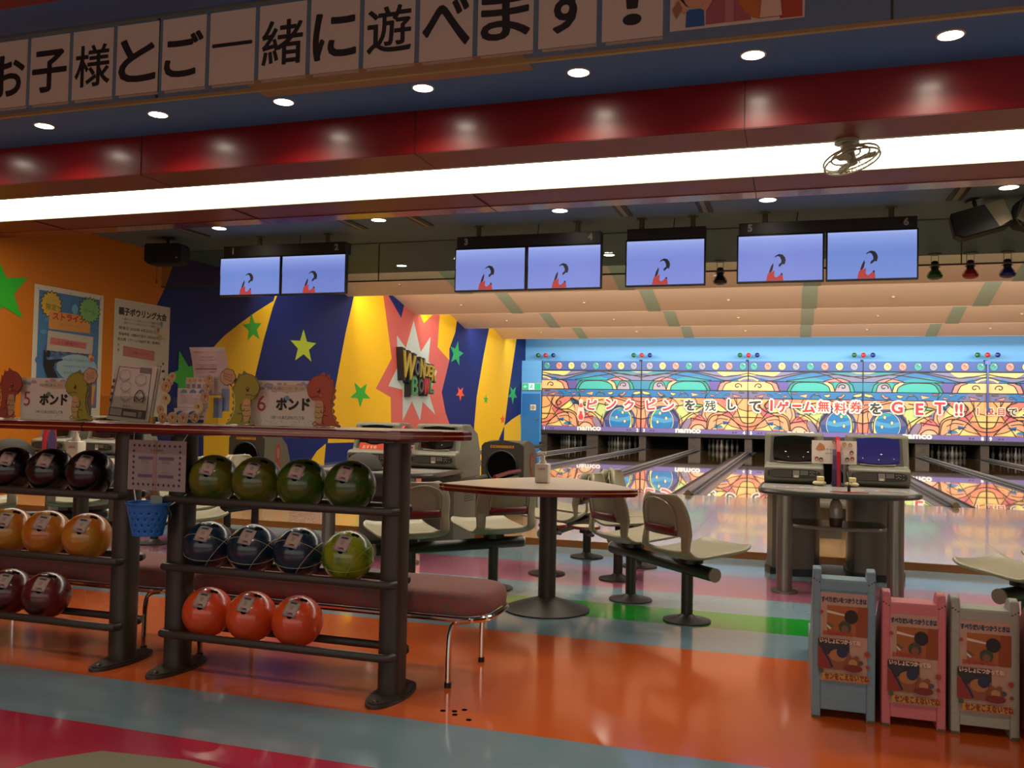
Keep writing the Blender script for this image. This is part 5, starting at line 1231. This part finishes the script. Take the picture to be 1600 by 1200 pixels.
def art3(a, w, h):
    for xx in (-.3, .1): a.ell(xx * w, h * .45, .022, .016, '34508c', a0=0, a1=PI)
    a.text('カップ・・・カップ', 0, h * .85, .007, '5c4a50', w=w * .7); a.rect(-w * .45, h * .2, w * .45, h * .35, '9a7a84')
curved_sheet('leaflet', -.0, .02, .135, .15, .075, 0, lambda a, w, h: [a.rect(-w / 2 + i * w / 5 + .004, .01, -w / 2 + (i + .7) * w / 5, h * .6, '7a6a70') for i in range(5)] + [a.ell(-w / 2 + (i + .5) * w / 5, h * .85, .01, .007, 'b89040') for i in range(5)])
curved_sheet('leaflet', -.01, -.012, .07, .165, .09, 0, art2); curved_sheet('leaflet', -.02, -.016, .02, .17, .05, 0, art3)
mb = MB(); mb.bb(.09, .135, .0, .004, .03, .12); mb.bb(.12, .16, .015, .019, .06, .16); mb.build('blue_folder', mat('folder_blue', '7c86a4', .4), t, smooth=0)
A_ = Art((0, -.019, 0), (1, 0, 0), (0, 0, 1), .0007)
for cx, cz, rr, c1 in ((-.135, .19, .024, 'b89a70'), (-.115, .21, .02, 'b08c60'), (-.145, .165, .027, 'a8804c'), (-.14, .11, .026, 'b8a070'), (-.165, .06, .022, 'a87c54'), (-.15, .025, .026, 'a8764c'), (-.095, .024, .027, 'a87c48'), (-.035, .024, .028, 'a8745c'), (.03, .03, .022, '8a5a34'), (.05, .075, .026, 'b8a070'), (.085, .12, .026, 'a8745c'), (.1, .165, .022, '9a8058'), (.11, .2, .02, 'b08050')):
    A_.ell(cx, cz, rr, rr * 1.05, 'b09c74', n=14); A_.ell(cx, cz, rr * .86, rr * .9, c1, n=14); A_.ell(cx - rr * .3, cz + rr * .15, rr * .4, rr * .45, 'a8845c', n=10); A_.poly([(cx - rr * .15, cz + rr * .45), (cx + rr * .3, cz + rr * .3), (cx + rr * .1, cz - rr * .4)], '6e3a24'); A_.ell(cx + rr * .35, cz - rr * .3, rr * .25, col='b89c64', n=8)
A_.build('food_pictures', PRINT, t)
mb = MB(); mb.cyl((-2.72, 3.27, CT), (-2.72, 3.27, CT + .03), .013, n=12)
finish(mb.build('ochre_cup', mat('ochre', '8f6c1c', .5)), 'tiny ochre block on the counter left of the food pictures', 'block')

# framed notice and blue basket hung between the racks
t = empty('notice_sheet', (-2.665, 3.24, .90), 'pinkish laminated notice sheet hung between the racks', 'notice sheet')
mb = MB(); mb.bb(-.152, .152, 0, .003, -.108, .112); mb.build('laminate', mat('notice_pink', '8f8280', .35, coat=.4), t, smooth=0)
mb = MB(); mb.bb(-.02, .0, -.0015, -.0005, -.108, .112); mb.build('tape_strip', mat('tape_pink', '8c746c', .3), t, smooth=0)
mb = MB(); mb.tube([(-.13, .005, .11), (-.15, .03, .15)], .002, 5); mb.build('hanging_cord', white, t); mb = MB(); mb.tube([(.13, .005, .11), (.14, .03, .15)], .002, 5); mb.build('hanging_cord', white, t)
a = Art((0, -.002, 0), (1, 0, 0), (0, 0, 1), .0004)
for k in range(10):
    xx = -.12 + k * .0267
    for zz in (.088, -.082): a.ell(xx, zz, .005, .006, '2c2440', L=1, n=8)
for k in range(1, 7):
    for xx in (-.122, .122): a.ell(xx, .088 - k * .0243, .005, .006, '2c2440', L=1, n=8)
a.text('ボールの持ち方', 0, .068, .010, '2a1c1c', w=.066, bold=.0); a.text('・・・・・・・', 0, .056, .006, '3a2c2c', w=.075)
for xx in (-.058, .05):
    a.rect(xx - .038, .028, xx + .038, .040, '564c66', L=1); a.rect(xx - .038, -.05, xx + .038, -.038, '564c66', L=1); a.text('やさしく', xx, .022, .006, '2a1c1c', w=.035); a.text('もってね', xx, .014, .007, '2a1c1c', w=.038, bold=.0); a.line([(xx - .012, -.022), (xx, .004), (xx + .012, -.022)], .001, '6a4a4a'); a.text('あぶないよ', xx, -.028, .006, '8a3c34', w=.035)
a.build('printed_face', PRINT, t)
t = empty('basket', (-2.66, 3.19, .605), 'small blue perforated plastic basket hung between the racks', 'basket')
bl = mat('basket_blue', '1c66b4', .4); mb = MB(); nA, nZ = 64, 16; grid = []
for j in range(nZ + 1):
    q = j / nZ; grid.append([mb.bm.verts.new(((.068 + .03 * q) * math.cos(2 * PI * i / nA), (.055 + .022 * q) * math.sin(2 * PI * i / nA), .138 * q)) for i in range(nA)])
for j in range(nZ):
    for i in range(nA):
        if 2 <= j <= 12 and (j - 2) % 3 == 0 and (i + (j // 3) % 2 * 2) % 4 == 0: continue
        mb.bm.faces.new((grid[j][i], grid[j][(i + 1) % nA], grid[j + 1][(i + 1) % nA], grid[j + 1][i]))
mb.bm.faces.new(grid[0]); o = mb.build('body', bl, t); md = o.modifiers.new('s', 'SOLIDIFY'); md.thickness = .003
mb = MB(); mb.tube([(.098 * math.cos(2 * PI * i / 40), .078 * math.sin(2 * PI * i / 40), .138) for i in range(40)], .005, 8, True); mb.build('rim', bl, t)
mb = MB(); mb.tube(smoothpath([(.095, -.0, .13), (.118, -.0, .10), (.115, -.0, .07), (.095, -.0, .05)], 5), .004, 6); mb.build('handle', black, t)
mb = MB(); mb.tube([(-.09, .03, .13), (-.13, .06, .19), (-.16, .12, .22)], .003, 5); mb.tube([(.09, .03, .13), (.11, .08, .16), (.10, .12, .17)], .003, 5); mb.build('hanging_string', white, t)
mb = MB()
for k in range(8): mb.sph((random.uniform(-.05, .05), random.uniform(-.04, .04), .11), .014, n=8)
mb.build('small_contents', mat('contents_clear', '8a9aa8', .3), t)
mb = MB(); mb.bb(-.03, .03, .05, .053, .12, .165); mb.build('inner_sheet', mat('inner_sheet', '7c8c84', .5), t, smooth=0)
bottle(-4.70, 4.90, .7675, 'white pump bottle seen between the black balls', 1.3)

# ================================================================== BENCHES
cloth = mat('bench_cloth', '8a4a40', .85, noise=(55, '6f5252', .4, .62, (1, 1, 1)), bump=(160, .25))
def bench(x0, x1, label):
    cx = (x0 + x1) / 2; L = (x1 - x0) / 2; y0, y1 = -.21, .21
    t = empty('padded_bench', (cx, 3.74, 0), label, 'bench', 'padded benches behind the racks')
    P = []
    for (sx, sy) in ((1, -1), (1, 1), (-1, 1), (-1, -1)):
        for k in range(6):
            a = {(1, -1): -PI / 2, (1, 1): 0, (-1, 1): PI / 2, (-1, -1): PI}[(sx, sy)] + k * PI / 10
            P.append((sx * (L - .12) + .12 * math.cos(a), sy * (y1 - .12) + .12 * math.sin(a)))
    mb = MB(); rings = []
    for sc_, z in ((.94, .298), (.985, .305), (1.0, .325), (1.0, .345), (.97, .372), (.90, .388), (.75, .396), (.4, .399)):
        rings.append([mb.bm.verts.new((math.copysign(max(0, abs(p[0]) - (1 - sc_) * .23), p[0]), p[1] * sc_, z)) for p in P])
    n = len(P)
    for i in range(len(rings) - 1):
        for k in range(n): mb.bm.faces.new((rings[i][k], rings[i][(k + 1) % n], rings[i + 1][(k + 1) % n], rings[i + 1][k]))
    mb.bm.faces.new(rings[0]); mb.bm.faces.new(rings[-1]); mb.build('cushion', cloth, t, smooth=60)
    mb = MB(); mb.tube([(p[0] * 1.0, p[1] * 1.0, .286) for p in P], .0125, 10, True); mb.build('frame_tube', chrome, t)
    for sx in (-1, 1):
        for sy in (-1, 1):
            xx, yy = sx * (L - .14), sy * (y1 - .0)
            dx = .06
            mb = MB(); mb.tube(smoothpath([(xx + dx + .02, yy, .286), (xx + .02, yy, .274), (xx - .005, yy + sy * .0, .235), (xx - .012, yy + sy * .0, .15), (xx - .012, yy + sy * .0, .02)], 5), .0125, 10); lg = mb.build('leg', chrome, t)
            mb = MB(); mb.cyl((xx - .012, yy, 0), (xx - .012, yy, .022), .015, n=14); mb.build('rubber_foot', black, lg)
bench(-2.755, -1.235, 'reddish brown padded bench with chrome legs behind the right rack')
bench(-4.31, -2.79, 'reddish brown padded bench with chrome legs behind the left rack')

# ================================================================== BALL RAMPS
def ramp(x0, x1, h, c, label, y=3.70, tilt=0, edge='7a6a50'):
    w = x1 - x0; t = empty('ball_ramp', ((x0 + x1) / 2, y, 0), label, 'ball ramp', 'painted ball ramps for children')
    m = mat('ramp_' + c[0], c[1], .55, bump=(45, .35), noise=(7, c[2], .3, .75, (1, 1, 1)))
    wm = mat('ramp_wear', '5f4c30', .8)
    s = w / 2 - .002
    side = [(0, .03), (0, h - .03), (.012, h - .008), (.03, h), (.07, h + .0), (.11, h - .02), (.30, h * .66), (.55, h * .36), (.85, h * .20), (1.05, .13), (1.08, .10), (1.08, .03), (1.0, .0), (.92, 0), (.90, .03), (.12, .03), (.10, 0), (.0, 0)]
    side = [(0, 0), (0, h - .035), (.015, h - .01), (.045, h), (.08, h - .008), (.12, h - .05), (.30, h * .68), (.55, h * .38), (.85, h * .22), (1.05, .14), (1.08, .11), (1.08, 0), (.98, 0), (.96, .03), (.12, .03), (.10, 0)]
    for sg in (-1, 1):
        mb = MB(); mb.prism(side, sg * s, sg * (s - .032), 'X'); o = mb.build('side_panel', m, t, smooth=0)
        md = o.modifiers.new('b', 'BEVEL'); md.width = .006; md.segments = 2; md.limit_method = 'ANGLE'
    mb = MB(); mb.bb(-s + .03, s - .03, .006, .03, .035, h - .075, .003); mb.build('end_panel', m, t, smooth=0)
    mb = MB(); mb.prism([(.0, h - .085), (.0, h - .052), (.008, h - .045), (.15, h - .052), (.30, h * .60), (.55, h * .30), (.85, h * .13), (1.06, .07), (1.06, .04), (.85, h * .07), (.55, h * .22), (.30, h * .5), (.14, h - .09)], -s + .03, s - .03, 'X'); mb.build('chute', m, t, smooth=0)
    mb = MB()
    for sg in (-1, 1):
        mb.bb(sg * s, sg * (s - .028), -.001, .01, 0, .012)
        for k in range(3): mb.sph((sg * (s - .006 - k * .009), .001, h - .045 - k * .006), .004, (1.4, .4, 1), 6)
    mb.build('worn_edges', wm, t)['kind'] = 'stuff'
    # sticker
    sw, sh = w * .78, .285; zc = h * (.545 if h > .55 else .505)
    a = Art((0, .003, zc), (1.12, 0, 0), (0, 0, 1.2), .0005)
    a.rect(-sw / 2, -sh / 2, sw / 2, sh / 2, 'b58f78'); a.text('すべりだいをつかうときは', 0, sh * .42, .016, '2c3a54', w=sw * .80, grow=.0009)
    a.rect(-sw * .30, sh * .02, sw * .42, sh * .355, 'a05a24')
    a.poly([(-sw * .30, sh * .30), (sw * .05, sh * .26), (sw * .05, sh * .24), (-sw * .3, sh * .27)], 'cfc0a8'); a.poly([(-sw * .30, sh * .17), (-.03, sh * .12), (-.05, sh * .09), (-sw * .3, sh * .12)], '6a5038'); a.poly([(-sw * .30, sh * .14), (-.04, sh * .10), (-.045, sh * .085), (-sw * .3, sh * .115)], 'd0c8b8')
    a.poly([(sw * .25, sh * .355), (sw * .42, sh * .355), (sw * .42, sh * .02), (sw * .22, sh * .02), (sw * .22, sh * .15)], '8c3f12'); a.ell(sw * .13, sh * .24, .022, .022, '1c1410'); a.ell(sw * .02, sh * .12, .02, .02, '36402a'); a.ell(sw * .02, sh * .10, .012, .012, '7a5030')
    a.text('おとなのひとと', -.02, sh * .045, .014, 'b04030', w=sw * .52, grow=.0009)
    a.rect(-sw * .46, -sh * .36, sw * .10, -.004, '8a5034'); a.poly([(-sw * .46, -.008), (sw * .10, -.008), (sw * .10, -sh * .16), (-.0, -sh * .14), (-sw * .3, -sh * .2), (-sw * .46, -sh * .1)], '2c2a2c')
    a.poly([(-sw * .46, -sh * .12), (-sw * .38, -sh * .16), (-sw * .22, -sh * .36), (-sw * .46, -sh * .34)], '8a2c20'); a.line([(-sw * .38, -sh * .14), (-sw * .26, -sh * .26), (-sw * .2, -sh * .34)], .007, '2c2040'); a.ell(-sw * .1, -sh * .2, .028, .02, 'a8703c'); a.ell(-.005, -sh * .16, .018, .018, '1c2c48')
    a.text('いっしょにつかってね', -.012, -.012, .014, 'd8b8a0', w=sw * .72, grow=.0009)
    a.ell(.03, -sh * .28, .024, .02, '8a4a2c'); a.ell(.018, -sh * .215, .008, .008, '8a4a2c'); a.ell(.042, -sh * .215, .008, .008, '8a4a2c'); a.ell(.03, -sh * .27, .014, .012, 'b08050'); a.ell(.03, -sh * .33, .03, .012, '7a2420')
    for q in ((.075, -.045, .009, 'a03c24'), (-.4 * sw, sh * .28, .006, 'a03c24'), (.42 * sw, -sh * .3, .006, '8a3c24'), (-.4 * sw, -sh * .38, .008, '4a5040'), (.055, -sh * .26, .007, '3a4a4c')): a.ell(q[0], q[1], q[2], col=q[3])
    a.poly([(-sw * .38, -sh * .4), (sw * .45, -sh * .4), (sw * .45, -sh * .47), (-sw * .38, -sh * .47)], 'b8903c'); a.text('センをこえないでね', .01, -sh * .43, .02, '8a2c20', w=sw * .78, grow=.001)
    a.build('instruction_sticker', PRINT, t)
    return t
ramp(.071, .305, .585, ('blue', '76949e', '6a8894'), 'tall pale blue painted ball ramp with a sticker, leftmost of the ramps')
ramp(.323, .551, .515, ('pink', 'c87276', 'c06a6e'), 'pink painted ball ramp with a sticker, between blue and grey ramps')
ramp(.563, .797, .512, ('grey', '9a9d8e', '909484'), 'greyish green painted ball ramp with a sticker, right of the pink ramp')
t = ramp(.815, 1.05, .60, ('pink', 'c87276', 'c06a6e'), 'second pink ball ramp cut by the right edge of the frame', y=3.55)
mb = MB(); mb.cyl((-.1195, .10, .49), (-.112, .10, .49), .018, n=16); mb.build('hand_hole', blackm, t)

# ================================================================== WALL POSTERS
def poster(y0, y1, z0, z1, label, draw):
    w, h = y1 - y0, z1 - z0; t = empty('wall_poster', (LX + .008, (y0 + y1) / 2, (z0 + z1) / 2), label, 'poster')
    mb = MB(); mb.bb(0, .002, -w / 2, w / 2, -h / 2, h / 2); mb.build('paper', mat('poster_paper', 'c2bca8', .6), t, smooth=0)
    a = Art((.002, 0, 0), (0, 1, 0), (0, 0, 1), .0008); draw(a, w, h); a.build('print', PRINT, t)
    mb = MB()
    for q in ((-.45, .47), (.45, .47), (0, .475)): mb.cyl((.002, q[0] * w, q[1] * h), (.008, q[0] * w, q[1] * h), .012, n=10)
    mb.build('pins', mat('pin_dull', 'b0a890', .4), t)
def d1_(a, w, h):
    a.rect(-w * .44, -h * .44, w * .44, h * .46, '3f6f98')
    for k in range(30): a.ell(random.uniform(-w * .4, w * .4), random.uniform(-h * .4, h * .42), random.uniform(.03, .08), random.uniform(.02, .06), random.choice(['4a7ca4', '3a6890', '5586aa', '3c6c96']), L=2, n=10)
    a.star(-w * .27, h * .36, .19, .15, 16, '1c1c14'); a.star(-w * .27, h * .36, .175, .14, 16, 'c2a02c'); a.text('期間', -w * .27, h * .385, .07, 'a8904c', w=.16, bold=.0); a.text('限定!!', -w * .25, h * .34, .08, '3a2c14', w=.22, bold=.0)
    a.rect(-w * .30, h * .17, w * .30, h * .31, 'c08440'); a.text('ストライク', -.02, h * .275, .085, 'b03a1c', w=w * .46, grow=.005); a.text('20××× えんえんえ', .05, h * .215, .03, 'a8601c', w=w * .35)
    a.star(w * .28, h * .36, .19, .15, 18, '1c2c14', sx=1.1); a.star(w * .28, h * .36, .178, .14, 18, '6fa05a', sx=1.1); a.text('ペーん', w * .28, h * .35, .07, '3a5a2c', w=.2, bold=.0); a.ell(w * .06, h * .35, .055, .065, '5a9ab8')
    a.poly([(-w * .32, h * .0), (w * .34, h * .0), (w * .35, h * .145), (-w * .31, h * .155)], 'a8a090'); a.poly([(-w * .28, h * .05), (w * .24, h * .04), (w * .25, h * .09), (-w * .27, h * .105)], 'b0605c'); a.text('くじ開催中!!', -.02, h * .07, .045, '6a3030', w=w * .3)
    a.text('ストライク', -.02, -h * .02, .09, '7a2c1c', w=w * .5, bold=.0)
    a.ell(w * .12, -h * .12, w * .30, h * .11, '86a0a8'); 
    for k, s_ in enumerate(('みんなにできるチャンス', 'そのままストライクサービス', 'なんでも 音楽が流れて…')): a.text(s_, w * .13, -h * (.06 + .05 * k), .03, '26303a', w=w * .42)
    a.poly([(-w * .36, 0), (-w * .34, 0), (-w * .32, -h * .07), (-w * .27, -h * .07), (-w * .1, -h * .055), (-w * .09, -h * .065), (-w * .2, -h * .09), (-w * .22, -h * .13), (-w * .16, -h * .2), (-w * .16, -h * .3), (-w * .32, -h * .3), (-w * .3, -h * .2), (-w * .36, -h * .12)], '16181c'); a.ell(-w * .30, -h * .025, .035, .045, '16181c')
    a.poly([(w * .1, -h * .3), (w * .4, -h * .24), (w * .4, -h * .42), (w * .12, -h * .42)], 'a0506a'); a.poly([(w * .25, -h * .42), (w * .35, -h * .25), (w * .4, -h * .25), (w * .36, -h * .42)], 'c08c2c')
    for k in range(6): a.ell(w * .34 + random.uniform(-.05, .05), h * .0 + random.uniform(-.07, .02), .03, col=random.choice(['c0702c', 'b04a4a', 'c89a3c']), n=8)
poster(8.68, 9.84, 1.02, 2.66, 'blue printed strike campaign poster on the orange wall', d1_)
def d2_(a, w, h):
    a.rect(-w * .48, -h * .48, w * .48, h * .48, 'bcb6a6')
    a.text('親子ボウリング大会', 0, h * .40, .105, '2c2822', w=w * .86, grow=.005)
    for k in range(2): a.text('一般のファミリーの方がエントリーも募集いたします', 0, h * (.335 - .03 * k), .035, '4a443c', w=w * .72)
    a.text('開催日 2020年 4月25日(土)', -w * .08, h * .255, .055, '2c2822', w=w * .68, bold=.0); a.text('開催時間  13時00分受付 13時30分スタート', 0, h * .205, .045, '2c2822', w=w * .84, bold=.0); a.text('参加費  1ゲーム1000円 貸し靴無料', -w * .06, h * .16, .045, '2c2822', w=w * .76, bold=.0)
    for k, c_ in enumerate('大会'): a.text(c_, -w * .42, h * (.11 - .04 * k), .045, '2c2822')
    a.poly([(-w * .34, h * .02), (w * .22, h * .0), (w * .22, h * .085), (-w * .34, h * .105)], 'b06a64'); a.text('くじ開催いたします', -w * .06, h * .053, .04, '7a3434', w=w * .36)
    for q in ((-.4, -.12, .05, 'a83c54'), (-.26, -.1, .03, 'a83c54'), (.2, -.22, .03, 'a89030'), (.28, -.29, .03, '5a86a4'), (.24, -.36, .035, '5c8c3c'), (-.06, -.42, .03, 'b0643c'), (.32, .34, .03, '5a86a4'), (.3, .22, .035, 'b89a4c'), (.26, .28, .03, 'a8605c')): a.ell(q[0] * w, q[1] * h, q[2], col=q[3], n=14); a.poly([(q[0] * w - q[2], q[1] * h - .2 * q[2]), (q[0] * w + q[2], q[1] * h - .2 * q[2]), (q[0] * w, q[1] * h - 1.9 * q[2])], q[3])
    a.ell(w * .34, -h * .045, .05, .045, 'c4bcaa'); a.ell(w * .37, -h * .02, .018, col='1c1a18'); a.ell(w * .33, -h * .05, .014, .018, '1c1a18'); a.ell(w * .34, -h * .12, .06, .05, 'c4bcaa'); a.line([(w * .24, -h * .1), (w * .4, -h * .085)], .035, '1c1a18'); a.rect(w * .27, -h * .17, w * .31, -h * .15, '1c1a18'); a.rect(w * .38, -h * .17, w * .42, -h * .15, '1c1a18')
    a.text('ご案内', w * .28, -h * .2, .04, '4a5a44'); a.text('・・・・・ パーティー', w * .2, -h * .4, .03, '4a443c', w=.2)
poster(10.05, 11.2, 1.0, 2.66, 'white parent and child bowling event poster on the orange wall', d2_)

# "WONDER BOWL" relief sign on the starburst
t = empty('relief_sign', (LX + .01, 20.25, 2.08), 'black backed relief sign with yellow, green and red letters on the starburst', 'sign')
def relief(ch, y, z, h, w, c, rot=0):
    V, F, (a, b, cc, d) = glyphs(ch, .02); V2, F2, _ = glyphs(ch, .095)
    def mk(V, F, x0, x1, name, m):
        mb = MB(); vs = []
        for xx in (x0, x1):
            L = []
            for p in V:
                Y = (p[0] - (a + b) / 2) / (b - a) * w; Z = (p[1] - (cc + d) / 2) / (d - cc) * h
                L.append(mb.bm.verts.new((xx, y + Y * math.cos(rot) - Z * math.sin(rot), z + Y * math.sin(rot) + Z * math.cos(rot))))
            vs.append(L)
        from collections import Counter
        E = Counter()
        for q in F:
            for k in range(len(q)): E[tuple(sorted((q[k], q[(k + 1) % len(q)])))] += 1
            for L in vs:
                try: mb.bm.faces.new([L[i] for i in q])
                except ValueError: pass
        for (p_, q_), n_ in E.items():
            if n_ == 1:
                try: mb.bm.faces.new((vs[0][p_], vs[0][q_], vs[1][q_], vs[1][p_]))
                except ValueError: pass
        return mb.build(name, m, t, smooth=0)
    bk = mk(V2, F2, 0, .16, 'letter_block', mat('sign_black', '1c1c18', .45))
    fr = mk(V, F, .16, .19, 'letter_face', mat('sign_' + c, {'yellow': 'a48c20', 'green': '3c7a44', 'red': 'b03034', 'grey': '4a4844'}[c], .35)); fr.parent = bk
for ch, y, z, h, w, c, ro in [('W', -.72, .22, .85, .85, 'yellow', -.14), ('O', -.12, .20, .5, .34, 'grey', 0), ('N', .26, .2, .62, .3, 'yellow', -.08), ('D', .56, .16, .42, .3, 'yellow', -.05), ('E', .85, .15, .42, .26, 'yellow', -.03), ('R', 1.13, .08, .52, .3, 'yellow', -.03), ('B', -.28, -.38, .62, .42, 'green', 0), ('O', .18, -.36, .46, .34, 'grey', 0), ('W', .58, -.36, .56, .4, 'red', 0), ('L', .98, -.36, .42, .3, 'green', 0)]:
    relief(ch, y * .84 - .05, z * .78, h * .74, w * .86, c, ro)
